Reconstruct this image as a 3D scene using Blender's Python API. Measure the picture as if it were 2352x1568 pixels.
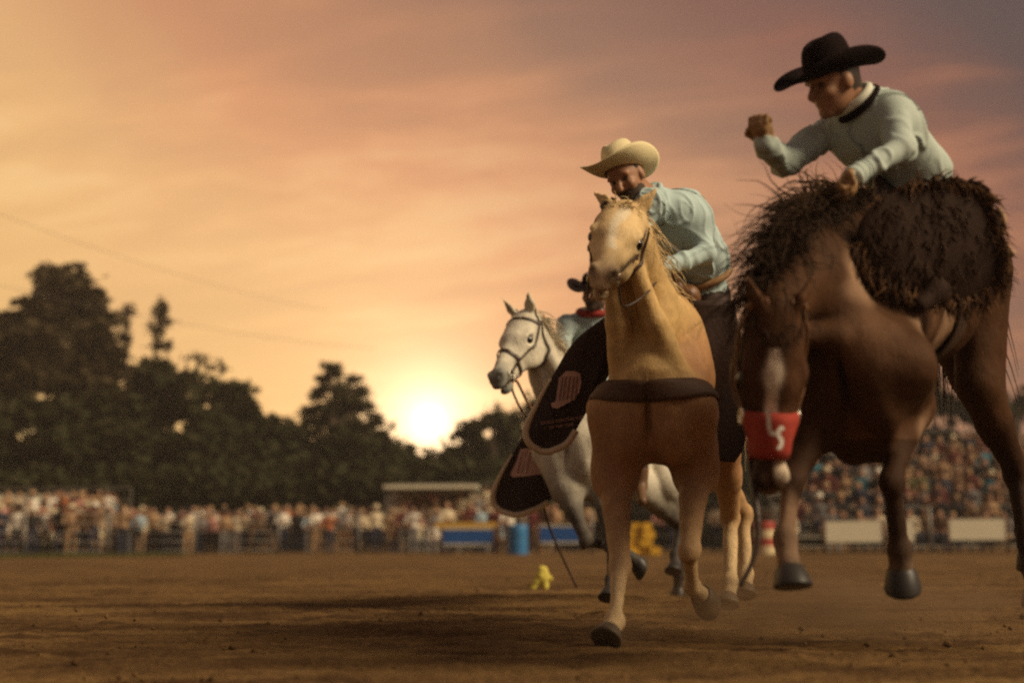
import bpy, bmesh, math, random
import numpy as np
from mathutils import Vector, Matrix

random.seed(11); RNG = np.random.default_rng(11)
for _o in list(bpy.data.objects): bpy.data.objects.remove(_o)
SC = bpy.context.scene
COL = SC.collection

# ------------------------------------------------------------------ camera
CAM_H = 0.45; FPX = 3267.0; CX, CY = 1176.0, 784.0; HORIZ = 1240.0
PITCH = math.atan((HORIZ - CY) / FPX); ROLL = math.radians(0.35)
_f = np.array([0, math.cos(PITCH), math.sin(PITCH)]); _x = np.array([1.0, 0, 0]); _u = np.array([0, -math.sin(PITCH), math.cos(PITCH)])
CR = math.cos(ROLL) * _x - math.sin(ROLL) * _u
CU = math.sin(ROLL) * _x + math.cos(ROLL) * _u
CPOS = np.array([0, 0, CAM_H])
cam = bpy.data.cameras.new('camera'); camo = bpy.data.objects.new('camera', cam); COL.objects.link(camo)
cam.lens = 50; cam.sensor_width = 36; cam.clip_start = 0.1; cam.clip_end = 3000
camo.matrix_world = Matrix(((CR[0], CU[0], -_f[0], CPOS[0]), (CR[1], CU[1], -_f[1], CPOS[1]), (CR[2], CU[2], -_f[2], CPOS[2]), (0, 0, 0, 1)))
cam.dof.use_dof = True; cam.dof.focus_distance = 7.1; cam.dof.aperture_fstop = 1.15
SC.camera = camo

def P(px, py, Y):
    r = _f + (px - CX) / FPX * CR - (py - CY) / FPX * CU
    return CPOS + r * (Y / r[1])

# ------------------------------------------------------------------ sky, sun, exposure
SUNPX = P(985, 966, 1000.0) - CPOS; SUNDIR = SUNPX / np.linalg.norm(SUNPX)
SC.view_settings.view_transform = 'Standard'; SC.view_settings.look = 'None'
SC.view_settings.exposure = 0.0; SC.view_settings.gamma = 1.0; SC.view_settings.use_curve_mapping = False
SC.cycles.use_denoising = False
SC.cycles.sample_clamp_direct = 3.0; SC.cycles.sample_clamp_indirect = 1.0; SC.cycles.max_bounces = 6; SC.cycles.diffuse_bounces = 3; SC.cycles.transparent_max_bounces = 8
SC.cycles.filter_width = 2.3
W = bpy.data.worlds.new('World'); SC.world = W; W.use_nodes = True
W.cycles.sampling_method = 'MANUAL'; W.cycles.sample_map_resolution = 2048
nt = W.node_tree; nt.nodes.clear()
class NG:
    """tiny node-graph helper"""
    def __init__(s, nt): s.nt = nt
    def n(s, t, **kw):
        nd = s.nt.nodes.new(t)
        for k, v in kw.items():
            if k.startswith('i_'):
                key = k[2:]
                if key.isdigit(): key = int(key)
                else: key = key.replace('_', ' ')
                if hasattr(v, 'is_linked') or v.__class__.__name__.startswith('NodeSocket'): s.nt.links.new(v, nd.inputs[key])
                else: nd.inputs[key].default_value = v
            else: setattr(nd, k, v)
        return nd
    def math(s, op, a, b=0.0, c=0.0, clamp=False):
        nd = s.n('ShaderNodeMath', operation=op, use_clamp=clamp)
        for i, v in enumerate((a, b, c)):
            if hasattr(v, 'links'): s.nt.links.new(v, nd.inputs[i])
            else: nd.inputs[i].default_value = v
        return nd.outputs[0]
    def vmath(s, op, a, b=(0, 0, 0)):
        nd = s.n('ShaderNodeVectorMath', operation=op)
        for i, v in enumerate((a, b)):
            if hasattr(v, 'links'): s.nt.links.new(v, nd.inputs[i])
            else: nd.inputs[i].default_value = v
        return nd
    def ramp(s, fac, stops, interp='LINEAR'):
        nd = s.n('ShaderNodeValToRGB'); cr = nd.color_ramp; cr.interpolation = interp
        while len(cr.elements) < len(stops): cr.elements.new(0.5)
        for e, (p, c) in zip(cr.elements, stops):
            e.position = p; e.color = (*c, 1) if len(c) == 3 else c
        s.nt.links.new(fac, nd.inputs[0]); return nd.outputs[0]
    def mix(s, fac, a, b, mode='MIX'):
        nd = s.n('ShaderNodeMix', data_type='RGBA', blend_type=mode)
        for i, v in ((0, fac), (6, a), (7, b)):
            if hasattr(v, 'links'): s.nt.links.new(v, nd.inputs[i])
            elif i == 0: nd.inputs[0].default_value = v
            else: nd.inputs[i].default_value = (*v, 1) if len(v) == 3 else v
        return nd.outputs[2]
    def noise(s, vec, scale=5, detail=4, rough=0.5, dist=0.0):
        nd = s.n('ShaderNodeTexNoise'); nd.inputs['Scale'].default_value = scale; nd.inputs['Detail'].default_value = detail
        nd.inputs['Roughness'].default_value = rough; nd.inputs['Distortion'].default_value = dist
        if vec is not None: s.nt.links.new(vec, nd.inputs['Vector'])
        return nd.outputs['Fac']
g = NG(nt)
tc = g.n('ShaderNodeTexCoord').outputs['Generated']
dirv = g.vmath('NORMALIZE', tc).outputs[0]
sep = g.n('ShaderNodeSeparateXYZ', i_0=dirv)
cosang = g.vmath('DOT_PRODUCT', dirv, tuple(SUNDIR)).outputs['Value']
ang = g.math('ARCCOSINE', g.math('MINIMUM', cosang, 0.999999))          # radians from the sun
az = g.math('DIVIDE', ang, math.pi)
# sunset colours: golden towards the sun and low on the left, a mauve cloud bank climbing to the right and overhead
yy = g.math('MAXIMUM', g.math('ABSOLUTE', sep.outputs[1]), 0.35)
zpos = g.math('MAXIMUM', sep.outputs[2], 0.0)
tpar = g.math('DIVIDE', g.math('ADD', g.math('MULTIPLY', sep.outputs[0], 1.0), g.math('MULTIPLY', zpos, 1.1)), yy)
warp = g.noise(dirv, 2.6, 4, .55, .3)
tpar = g.math('ADD', tpar, g.math('MULTIPLY_ADD', warp, .34, -.17))
tn = g.math('DIVIDE', g.math('ADD', tpar, 0.4), 1.4)
tp_ = lambda v: (v + .4) / 1.4
base = g.ramp(tn, [(0.0, (.86, .50, .18)), (tp_(-.15), (.92, .55, .205)), (tp_(.07), (.86, .465, .19)), (tp_(.19), (.72, .31, .14)), (tp_(.30), (.56, .235, .115)), (tp_(.42), (.35, .155, .095)), (tp_(.58), (.255, .090, .064)), (tp_(.78), (.088, .050, .054)), (1.0, (.075, .055, .064))])
base = g.mix(g.ramp(az, [(0.22, (0,)*3), (0.5, (1,)*3)], 'EASE'), base, (.135, .10, .10))
# cloud sheet: directions projected on a plane overhead so that the bands widen upwards
zc = g.math('ADD', g.math('MAXIMUM', sep.outputs[2], 0.0), 0.22)
cx_ = g.math('DIVIDE', sep.outputs[0], zc); cy_ = g.math('DIVIDE', sep.outputs[1], zc)
cv = g.n('ShaderNodeCombineXYZ', i_0=g.math('MULTIPLY', cx_, 0.8), i_1=g.math('ADD', g.math('MULTIPLY', cy_, 1.6), g.math('MULTIPLY', cx_, 0.35)), i_2=3.7).outputs[0]
n1 = g.noise(cv, 1.5, 6, 0.55, 0.5)
n2 = g.noise(cv, 5.2, 5, 0.55, 0.4)
cl = g.math('ADD', g.math('MULTIPLY', n1, 0.72), g.math('MULTIPLY', n2, 0.28))
dark = g.ramp(cl, [(0.42, (0, 0, 0)), (0.60, (1, 1, 1))], 'EASE')
lit = g.ramp(cl, [(0.36, (1, 1, 1)), (0.50, (0, 0, 0))], 'EASE')
farf = g.ramp(tn, [(tp_(-.2), (.20,)*3), (tp_(.1), (.42,)*3), (tp_(.4), (.85,)*3), (1.0, (.95,)*3)])
skyc = g.mix(g.math('MULTIPLY', dark, farf), base, g.mix(.42, base, (.075, .06, .07)))
warm = g.ramp(tn, [(tp_(-.2), (.96, .66, .29)), (tp_(.1), (.92, .58, .26)), (tp_(.3), (.66, .32, .16)), (tp_(.5), (.46, .185, .10)), (tp_(.8), (.34, .12, .07)), (1.0, (.2, .09, .07))])
skyc = g.mix(g.math('MULTIPLY', lit, 0.78), skyc, warm)
glow = g.math('ADD', g.math('MULTIPLY', g.math('EXPONENT', g.math('MULTIPLY', g.math('POWER', g.math('DIVIDE', ang, 0.024), 1.1), -1.0)), 2.1),
              g.math('MULTIPLY', g.math('EXPONENT', g.math('DIVIDE', ang, -0.12)), 0.32))
disc = g.math('MULTIPLY', g.math('EXPONENT', g.math('MULTIPLY', g.math('POWER', g.math('DIVIDE', ang, 0.008), 4.0), -1.0)), 6.0)   # the setting sun itself
glow = g.math('ADD', glow, disc)
gl = g.n('ShaderNodeVectorMath', operation='SCALE', i_0=(1.0, .84, .58)); nt.links.new(glow, gl.inputs['Scale'])
skyc = g.vmath('ADD', skyc, gl.outputs[0]).outputs[0]
bg1 = g.n('ShaderNodeBackground', i_Color=skyc, i_Strength=1.0)
sky = g.n('ShaderNodeTexSky', sky_type='NISHITA', sun_disc=False, sun_elevation=math.asin(SUNDIR[2]) * 0.5, sun_rotation=math.atan2(SUNDIR[0], SUNDIR[1]), dust_density=3.0)
bg2 = g.n('ShaderNodeBackground', i_Color=sky.outputs[0], i_Strength=0.01)
add = g.n('ShaderNodeAddShader', i_0=bg1.outputs[0], i_1=bg2.outputs[0])
out = g.n('ShaderNodeOutputWorld', i_Surface=add.outputs[0])

KEY = np.array([0.74, -0.25, 0.62]); KEY = KEY / np.linalg.norm(KEY)     # the warm key comes from high on the right, as the shirts and hats show
sl = bpy.data.lights.new('sun', 'SUN'); sl.energy = 4.5; sl.angle = math.radians(26); sl.color = (1.0, .80, .52)
slo = bpy.data.objects.new('sun', sl); COL.objects.link(slo)
slo.rotation_euler = Vector(KEY).to_track_quat('Z', 'Y').to_euler()

# ------------------------------------------------------------------ object helpers
def link(o, parent=None):
    COL.objects.link(o)
    if parent is not None:
        o.parent = parent
        o.matrix_parent_inverse = Matrix.Translation(-Vector(parent.location)) if parent.rotation_euler.z == 0 else parent.matrix_basis.inverted()
    return o
def tag(o, label=None, cat=None, group=None, kind=None):
    if label: o['label'] = label
    if cat: o['category'] = cat
    if group: o['group'] = group
    if kind: o['kind'] = kind
    return o
def empty(name, loc, label=None, cat=None, group=None):
    o = bpy.data.objects.new(name, None); o.location = Vector(loc); o.empty_display_size = 0.1; COL.objects.link(o)
    return tag(o, label, cat, group)
def mesh(name, V, F, mat=None, parent=None, smooth=True, mats=None, midx=None):
    me = bpy.data.meshes.new(name); me.from_pydata([tuple(map(float, v)) for v in V], [], [tuple(map(int, f)) for f in F]); me.validate(); me.update()
    for m in (mats or ([mat] if mat else [])): me.materials.append(m)
    if smooth: me.polygons.foreach_set('use_smooth', [True] * len(me.polygons))
    if midx is not None and len(midx) == len(me.polygons): me.polygons.foreach_set('material_index', [int(i) for i in midx])
    me.update()
    return link(bpy.data.objects.new(name, me), parent)
def mesh_np(name, V, Q, parent=None, mats=(), midx=None, smooth=True):
    """fast mesh from numpy verts and quads"""
    me = bpy.data.meshes.new(name); nv, nq = len(V), len(Q); k = Q.shape[1]
    me.vertices.add(nv); me.vertices.foreach_set('co', np.ascontiguousarray(V, np.float32).ravel())
    me.loops.add(nq * k); me.loops.foreach_set('vertex_index', np.ascontiguousarray(Q, np.int32).ravel())
    me.polygons.add(nq); me.polygons.foreach_set('loop_start', np.arange(0, nq * k, k, dtype=np.int32))
    me.polygons.foreach_set('loop_total', np.full(nq, k, np.int32))
    for m in mats: me.materials.append(m)
    if midx is not None: me.polygons.foreach_set('material_index', np.ascontiguousarray(midx, np.int32))
    me.polygons.foreach_set('use_smooth', np.full(nq, smooth, bool))
    me.update(calc_edges=True); me.validate()
    return link(bpy.data.objects.new(name, me), parent)
def nrm(v): v = np.asarray(v, float); return v / (np.linalg.norm(v) + 1e-12)
def lerp(a, b, t): return np.asarray(a) * (1 - t) + np.asarray(b) * t

class MB:
    """collects boxes and tubes into one mesh"""
    def __init__(s): s.V = []; s.F = []
    def box(s, c, size, ax=None):
        c = np.asarray(c, float); ax = np.eye(3) if ax is None else np.asarray(ax); h = np.asarray(size, float) / 2; n = len(s.V)
        for i in (-1, 1):
            for j in (-1, 1):
                for k in (-1, 1): s.V.append(c + ax[0] * h[0] * i + ax[1] * h[1] * j + ax[2] * h[2] * k)
        for f in ((0, 1, 3, 2), (4, 6, 7, 5), (0, 4, 5, 1), (2, 3, 7, 6), (0, 2, 6, 4), (1, 5, 7, 3)): s.F.append([n + i for i in f])
        return s
    def tube(s, pts, rad, seg=8, flat=None):
        pts = [np.asarray(p, float) for p in pts]; m = len(pts)
        rad = [rad] * m if np.isscalar(rad) else list(rad); n = len(s.V); prev = None
        for i, p in enumerate(pts):
            t = nrm(pts[min(i + 1, m - 1)] - pts[max(i - 1, 0)])
            if prev is None:
                a = np.array([0, 0, 1.0]) if abs(t[2]) < .9 else np.array([1.0, 0, 0]); prev = nrm(np.cross(t, a))
            prev = nrm(prev - t * np.dot(prev, t)); b = np.cross(t, prev)
            for k in range(seg):
                a = 2 * math.pi * k / seg; s.V.append(p + rad[i] * (math.cos(a) * prev + math.sin(a) * b))
        for i in range(m - 1):
            for k in range(seg):
                a, b = n + i * seg + k, n + i * seg + (k + 1) % seg; s.F.append([a, b, b + seg, a + seg])
        s.F.append([n + k for k in range(seg)][::-1]); s.F.append([n + (m - 1) * seg + k for k in range(seg)])
        return s
    def build(s, name, mat, parent=None, smooth=False): return mesh(name, s.V, s.F, mat, parent, smooth)

def catmull(pts, n):
    pts = [np.asarray(p, float) for p in pts]; q = [2 * pts[0] - pts[1]] + pts + [2 * pts[-1] - pts[-2]]; out = []
    m = len(pts) - 1
    for t in np.linspace(0, m, n):
        i = min(int(t), m - 1); u = t - i; a, b, c, d = q[i:i + 4]
        out.append(.5 * ((2 * b) + (-a + c) * u + (2 * a - 5 * b + 4 * c - d) * u * u + (-a + 3 * b - 3 * c + d) * u ** 3))
    return np.array(out)

# ------------------------------------------------------------------ implicit-surface modelling (one continuous skin)
class Sdf:
    def __init__(s): s.p = []
    def cone(s, a, b, ra, rb, k=.03, tag=0, ax=None, sc=1.0):
        s.p.append(('c', np.asarray(a, float), np.asarray(b, float), ra, rb, k, tag, None if ax is None else nrm(ax), sc, 1)); return s
    def chain(s, pts, rads, k=.03, tag=0, ax=None, sc=1.0):
        for i in range(len(pts) - 1): s.cone(pts[i], pts[i + 1], rads[i], rads[i + 1], k, tag, ax, sc)
        return s
    def ell(s, c, r, R=None, k=.03, tag=0, sign=1):
        s.p.append(('e', np.asarray(c, float), np.asarray(r, float) * np.ones(3), np.eye(3) if R is None else np.asarray(R, float), 0, k, tag, None, 1, sign)); return s
    def d1(s, pr, X):
        if pr[0] == 'c':
            _, a, b, ra, rb, k, tg, ax, sc, sg = pr
            q = X - a; ba = b - a
            if ax is not None and sc != 1.0:
                q = q - (q @ ax)[..., None] * (1 - 1 / sc) * ax; ba = ba - np.dot(ba, ax) * (1 - 1 / sc) * ax
            t = np.clip((q @ ba) / (ba @ ba + 1e-12), 0, 1)
            return np.linalg.norm(q - t[..., None] * ba, axis=-1) - (ra + (rb - ra) * t)
        _, c, r, R, _, k, tg, _, _, sg = pr
        q = (X - c) @ R.T
        k0 = np.linalg.norm(q / r, axis=-1); k1 = np.linalg.norm(q / (r * r), axis=-1) + 1e-9
        return k0 * (k0 - 1) / k1
    def bounds(s, pr):
        if pr[0] == 'c':
            _, a, b, ra, rb, k, tg, ax, sc, sg = pr; R = max(ra, rb) * max(1, sc); return np.minimum(a, b) - R, np.maximum(a, b) + R
        r = np.sqrt(((pr[3] * pr[2][:, None]) ** 2).sum(0)); return pr[1] - r, pr[1] + r
    @staticmethod
    def comb(F, d, k, sg):
        if sg > 0:
            h = np.maximum(k - np.abs(F - d), 0) / k; return np.minimum(F, d) - h * h * k * .25
        d = -d; h = np.maximum(k - np.abs(F - d), 0) / k; return np.maximum(F, d) + h * h * k * .25
    def ev(s, X):
        F = np.full(X.shape[:-1], 9.0)
        for pr in s.p: F = s.comb(F, s.d1(pr, X), pr[5], pr[9])
        return F
    def grad(s, X, e=.004):
        G = np.stack([s.ev(X + np.eye(3)[i] * e) - s.ev(X - np.eye(3)[i] * e) for i in range(3)], -1)
        return G / (np.linalg.norm(G, axis=-1, keepdims=True) + 1e-9)
    def project(s, X, level=0.0, it=5):
        X = np.array(X, float)
        for _ in range(it):
            X = X - (s.ev(X) - level)[..., None] * s.grad(X) * .9
        return X
    def poly(s, h, disp=None):
        bs = [s.bounds(p) for p in s.p if p[9] > 0]; lo = np.min([b[0] for b in bs], 0) - 4 * h; hi = np.max([b[1] for b in bs], 0) + 4 * h
        n = np.ceil((hi - lo) / h).astype(int) + 1; F = np.full(n, 1.0, np.float32)
        for pr in s.p:
            b0, b1 = s.bounds(pr); pad = pr[5] + 3 * h
            i0 = np.maximum(((b0 - pad - lo) / h).astype(int), 0); i1 = np.minimum(np.ceil((b1 + pad - lo) / h).astype(int) + 1, n)
            X = np.stack(np.meshgrid(*[lo[i] + h * np.arange(i0[i], i1[i]) for i in range(3)], indexing='ij'), -1)
            sl_ = tuple(slice(i0[i], i1[i]) for i in range(3)); F[sl_] = s.comb(F[sl_], s.d1(pr, X), pr[5], pr[9])
        S = F < 0; c = np.zeros(n - 1, np.int8)
        offs = [(i, j, k) for i in (0, 1) for j in (0, 1) for k in (0, 1)]
        def sh(A, o): return A[o[0]:o[0] + n[0] - 1, o[1]:o[1] + n[1] - 1, o[2]:o[2] + n[2] - 1]
        for o in offs: c += sh(S, o)
        act = (c > 0) & (c < 8); I = np.argwhere(act); idx = np.full(n - 1, -1, np.int32); idx[act] = np.arange(len(I))
        vals = {o: F[I[:, 0] + o[0], I[:, 1] + o[1], I[:, 2] + o[2]] for o in offs}
        acc = np.zeros((len(I), 3)); cnt = np.zeros(len(I))
        for o in offs:
            for a in range(3):
                if o[a] == 0:
                    o2 = list(o); o2[a] = 1; v0, v1 = vals[o], vals[tuple(o2)]; m = (v0 < 0) != (v1 < 0)
                    t = np.where(m, v0 / np.where(m, v0 - v1, 1), 0); p = np.tile(np.array(o, float), (len(I), 1)); p[:, a] = t
                    acc[m] += p[m]; cnt[m] += 1
        V = lo + (I + acc / cnt[:, None]) * h
        Q = []
        for a in range(3):
            b, d = (a + 1) % 3, (a + 2) % 3
            A0 = np.take(S, range(0, n[a] - 1), a); A1 = np.take(S, range(1, n[a]), a)
            E = np.argwhere(A0 != A1); E = E[(E[:, b] > 0) & (E[:, d] > 0) & (E[:, b] < n[b] - 1) & (E[:, d] < n[d] - 1)]
            fl = S[E[:, 0], E[:, 1], E[:, 2]]
            def ci(db, dd):
                C = E.copy(); C[:, b] -= db; C[:, d] -= dd; return idx[C[:, 0], C[:, 1], C[:, 2]]
            q = np.stack([ci(0, 0), ci(1, 0), ci(1, 1), ci(0, 1)], 1); q[~fl] = q[~fl][:, ::-1]; Q.append(q)
        Q = np.concatenate(Q); Q = Q[(Q >= 0).all(1)]
        if disp is not None:
            e0 = V[Q[:, 2]] - V[Q[:, 0]]; e1 = V[Q[:, 3]] - V[Q[:, 1]]; fn = np.cross(e0, e1); N = np.zeros_like(V)
            for i in range(4): np.add.at(N, Q[:, i], fn)
            N /= np.linalg.norm(N, axis=1, keepdims=True) + 1e-12
            V = V + N * disp(V)[:, None]
        return V, Q
    def weights(s, V, tau=.012):
        D = np.stack([s.d1(p, V) if p[9] > 0 else np.full(len(V), 9.0) for p in s.p], 1)
        Wt = np.exp(-(D - D.min(1, keepdims=True)) / tau); return Wt / Wt.sum(1, keepdims=True)
    def colors(s, V, pal, tau=.012): return s.weights(V, tau) @ np.array([pal[p[6]] for p in s.p], float)
    def tags(s, V): return np.array([p[6] for p in s.p])[s.weights(V).argmax(1)]

def vnoise(X, scale, seed=0):
    """smooth value noise in numpy, X (n,3)"""
    Y = X * scale; I = np.floor(Y).astype(np.int64); f = Y - I; f = f * f * (3 - 2 * f); r = 0
    for i in (0, 1):
        for j in (0, 1):
            for k in (0, 1):
                h = ((I[:, 0] + i) * 73856093) ^ ((I[:, 1] + j) * 19349663) ^ ((I[:, 2] + k) * 83492791) ^ (seed * 2654435761)
                h = (h ^ (h >> 13)) * 1274126177; h = ((h ^ (h >> 16)) & 0xffff) / 65535.0
                w = (f[:, 0] if i else 1 - f[:, 0]) * (f[:, 1] if j else 1 - f[:, 1]) * (f[:, 2] if k else 1 - f[:, 2]); r = r + w * h
    return r * 2 - 1

# ------------------------------------------------------------------ materials
def mat(name, col, rough=.7, var=.18, scale=8, bump=0.0, bscale=60, spec=.3, attr=None, stretch=None, sheen=0.0, metal=0.0, trans=0.0):
    m = bpy.data.materials.new(name); m.use_nodes = True; nt = m.node_tree; nt.nodes.clear(); g = NG(nt)
    co = g.n('ShaderNodeTexCoord').outputs['Object']
    if stretch: co = g.n('ShaderNodeMapping', i_Vector=co, i_Scale=stretch).outputs[0]
    nz = g.noise(co, scale, 5, .6)
    if attr: c = g.n('ShaderNodeAttribute', attribute_name=attr).outputs['Color']
    else: c = (*col, 1)
    lo = g.math('MULTIPLY_ADD', nz, 2 * var, 1 - var)
    cb = g.n('ShaderNodeCombineXYZ', i_0=lo, i_1=lo, i_2=lo).outputs[0]
    cc = g.mix(1.0, c, cb, 'MULTIPLY')
    b = g.n('ShaderNodeBsdfPrincipled', i_Base_Color=cc, i_Roughness=rough, i_Metallic=metal)
    b.inputs['Specular IOR Level'].default_value = spec
    if sheen: b.inputs['Sheen Weight'].default_value = sheen
    if bump:
        bn = g.n('ShaderNodeBump', i_Strength=bump, i_Distance=.01, i_Height=g.noise(co, bscale, 4, .6)); nt.links.new(bn.outputs[0], b.inputs['Normal'])
    sh = b.outputs[0]
    if trans:
        tr = g.n('ShaderNodeBsdfTranslucent', i_Color=cc); mx = g.n('ShaderNodeMixShader', i_0=trans, i_1=sh, i_2=tr.outputs[0]); sh = mx.outputs[0]
    g.n('ShaderNodeOutputMaterial', i_Surface=sh); return m
# ================================================================== setting
# ---- arena dirt: one sheet, finely modelled near the camera, running on to the horizon
def build_ground():
    rows = np.concatenate([[-80, -40, -20, -10, -5, -2, 0, 1.5, 2.5], np.geomspace(3.2, 20, 420), np.geomspace(20.5, 70, 60), np.geomspace(75, 1500, 25)])
    s = np.concatenate([-np.geomspace(4, .52, 14), np.linspace(-.5, .5, 560), np.geomspace(.52, 4, 14)])
    wv = np.maximum(np.abs(rows), 4.0)
    X = s[None, :] * wv[:, None]; Yg = np.repeat(rows[:, None], len(s), 1)
    V = np.stack([X, Yg, np.zeros_like(X)], -1).reshape(-1, 3)
    a = np.clip((40 - V[:, 1]) / 30, 0, 1) * np.clip((V[:, 1] - 1) / 2, 0, 1)
    Q2 = V * np.array([.55, 2.2, 1])                                 # the harrow drags ridges across the arena
    z = .016 * vnoise(Q2, 1.6, 1) + .012 * vnoise(Q2, 3.7, 2) + .010 * vnoise(V * np.array([.8, 1.5, 1]), 9, 3)
    z += .011 * np.maximum(vnoise(V, 15, 4), 0) ** 1.5 + .006 * vnoise(V, 34, 5)
    z += .03 * vnoise(V, .45, 6)
    V[:, 2] = z * a - .012
    n, m = X.shape; I = np.arange(n * m).reshape(n, m)
    Q = np.stack([I[:-1, :-1], I[:-1, 1:], I[1:, 1:], I[1:, :-1]], -1).reshape(-1, 4)
    m_ = bpy.data.materials.new('arena_dirt'); m_.use_nodes = True; nt = m_.node_tree; nt.nodes.clear(); g = NG(nt)
    co = g.n('ShaderNodeTexCoord').outputs['Object']
    st = g.n('ShaderNodeMapping', i_Vector=co, i_Scale=(.32, 1.7, 1)).outputs[0]
    n1 = g.noise(st, 1.1, 6, .62, .3); n2 = g.noise(st, 4.5, 6, .65); n3 = g.noise(co, 42, 4, .7)
    f = g.math('ADD', g.math('MULTIPLY', n1, .5), g.math('ADD', g.math('MULTIPLY', n2, .35), g.math('MULTIPLY', n3, .15)))
    c = g.ramp(f, [(.33, (.030, .015, .007)), (.44, (.085, .044, .018)), (.54, (.185, .105, .040)), (.66, (.30, .185, .072))])
    b = g.n('ShaderNodeBsdfPrincipled', i_Base_Color=c, i_Roughness=.95); b.inputs['Specular IOR Level'].default_value = .1
    bn = g.n('ShaderNodeBump', i_Strength=.7, i_Distance=.03, i_Height=g.math('ADD', n3, g.noise(co, 160, 3, .6))); nt.links.new(bn.outputs[0], b.inputs['Normal'])
    g.n('ShaderNodeOutputMaterial', i_Surface=b.outputs[0])
    o = mesh_np('ground', V, Q, mats=(m_,)); tag(o, 'brown harrowed arena dirt', kind='structure'); return m_
M_DIRT = build_ground()

# loose clods lying on the dirt (uncountable)
def build_clods():
    n = 800; V = []; F = []
    Yc = 4.2 + (RNG.random(n) ** 1.8) * 16; Xc = (RNG.random(n) - .5) * 1.0 * Yc
    base = np.array([(1, 0, 0), (-1, 0, 0), (0, 1, 0), (0, -1, 0), (0, 0, 1), (0, 0, -.6)], float)
    fs = [(0, 2, 4), (2, 1, 4), (1, 3, 4), (3, 0, 4), (2, 0, 5), (1, 2, 5), (3, 1, 5), (0, 3, 5)]
    for x, y in zip(Xc, Yc):
        r = .006 + .018 * RNG.random() ** 3; k = len(V)
        for b in base: V.append(np.array([x, y, .004]) + b * r * (0.6 + .8 * RNG.random(3)))
        F += [[k + i for i in f] for f in fs]
    tag(mesh('dirt_clods', V, F, M_DIRT, smooth=True), 'small loose clods scattered over the arena dirt', 'dirt clods', kind='stuff')
build_clods()

# ---- grass verge along the left fence
M_GRASS = mat('verge_grass', (.10, .105, .025), .9, .4, 3, .6, 40)
def build_verge():
    a = P(-420, 1290, 43.5); b = P(430, 1275, 49.3); V = []; F = []; d = b - a; L = np.linalg.norm(d); d = d / L; nrm_ = np.array([-d[1], d[0], 0])
    n = 9000
    for i in range(n):
        t = RNG.random(); w = RNG.random() ** 1.4 * 3.4 - .3
        if w > 2.9 * (1.05 - t) + .3 + .5 * math.sin(t * 23): continue
        p = a + d * t * L - nrm_ * w; p[2] = 0.0; k = len(V); h = .05 + .10 * RNG.random(); r = RNG.normal(0, .05, 2)
        V += [p + np.array([-.02, 0, 0]), p + np.array([.02, 0, 0]), p + np.array([r[0], r[1], h])]; F.append([k, k + 1, k + 2])
    tag(mesh('grass', V, F, M_GRASS, smooth=False), 'strip of green grass at the foot of the left fence', 'grass', kind='stuff')
build_verge()

# ---- trees
M_BARK = mat('bark', (.075, .05, .035), .9, .35, 6, .8, 20)
LEAF = [mat('leaf_a', (.050, .048, .022), .85, .2, 1.2, spec=.05, trans=.2), mat('leaf_b', (.062, .046, .024), .85, .2, 1.2, spec=.05, trans=.2), mat('leaf_c', (.042, .042, .020), .85, .2, 1.2, spec=.05, trans=.2)]
def leaf_cloud(blobs, per, size, flat=1.0, needle=False):
    """blobs: list of (centre, radii) -> small leaf quads spread through the volume"""
    V = []; Qs = []; c0 = 0; out = []
    for c, r in blobs:
        c = np.asarray(c); r = np.asarray(r) * np.ones(3); n = max(40, int(per * 15 * (r[0] * r[2])))
        # sub-clumps give light and dark masses and gaps
        ns = max(3, int(3 + r[0] * r[2] * 1.4)); d = RNG.normal(size=(ns, 3)); d /= np.linalg.norm(d, axis=1, keepdims=True)
        cl = c + d * r * (.35 + .62 * RNG.random((ns, 1)) ** .6); k = RNG.integers(0, ns, n)
        p = cl[k] + RNG.normal(size=(n, 3)) * (r * .24 + .10) * np.array([1, 1, flat])
        out.append(p)
    p = np.concatenate(out); n = len(p); s = size * (.5 + RNG.random((n, 1)))
    a = RNG.normal(size=(n, 3)); a[:, 2] *= .45; a /= np.linalg.norm(a, axis=1, keepdims=True)
    b = np.cross(a, RNG.normal(size=(n, 3))); b /= np.linalg.norm(b, axis=1, keepdims=True)
    w = .32 if needle else .55
    V = np.stack([p - a * s, p + b * s * w, p + a * s, p - b * s * w], 1).reshape(-1, 3); Q = np.arange(4 * n).reshape(n, 4)
    return V, Q
def tree(name, label, blobs_px, Y, trunk_px, per=34, size=.30, lm=0, needle=False, flat=1.0, trunk_r=.3, cat='tree', group='trees beyond the crowd', depth=1.0):
    base = P(trunk_px, 1240, Y); base[2] = -.05; s = Y / FPX
    bl = []
    for (x, y, rx, ry) in blobs_px:
        yo = (RNG.random() - .5) * 2.2 * depth; bl.append((P(x, y, Y + yo), (rx * s, max(rx, ry) * s * .8 * depth, ry * s)))
    root = empty(name, base, label, cat, group)
    top = max(bl, key=lambda b: b[0][2]); mb = MB()
    tp = [base, lerp(base, top[0], .35) + RNG.normal(0, .12, 3), lerp(base, top[0], .7) + RNG.normal(0, .15, 3), top[0] + np.array([0, 0, top[1][2] * .4])]
    tp = catmull(tp, 10); mb.tube(tp, list(np.linspace(trunk_r, .05, 10)), 8)
    for c, r in bl:
        i = max(1, min(8, int(9 * (c[2] - base[2] - r[2] * .8) / max(.5, tp[-1][2] - base[2])))); a = tp[i]
        mb.tube([a, lerp(a, c, .5) + np.array([0, 0, .15]), c], [trunk_r * (.5 - .035 * i), trunk_r * .22, .03], 6)
    mb.build('trunk', M_BARK, root, True)
    V, Q = leaf_cloud(bl, per, size, flat, needle)
    mesh_np('crown', V, Q, root, (LEAF[lm],), smooth=False)
    return root
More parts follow.
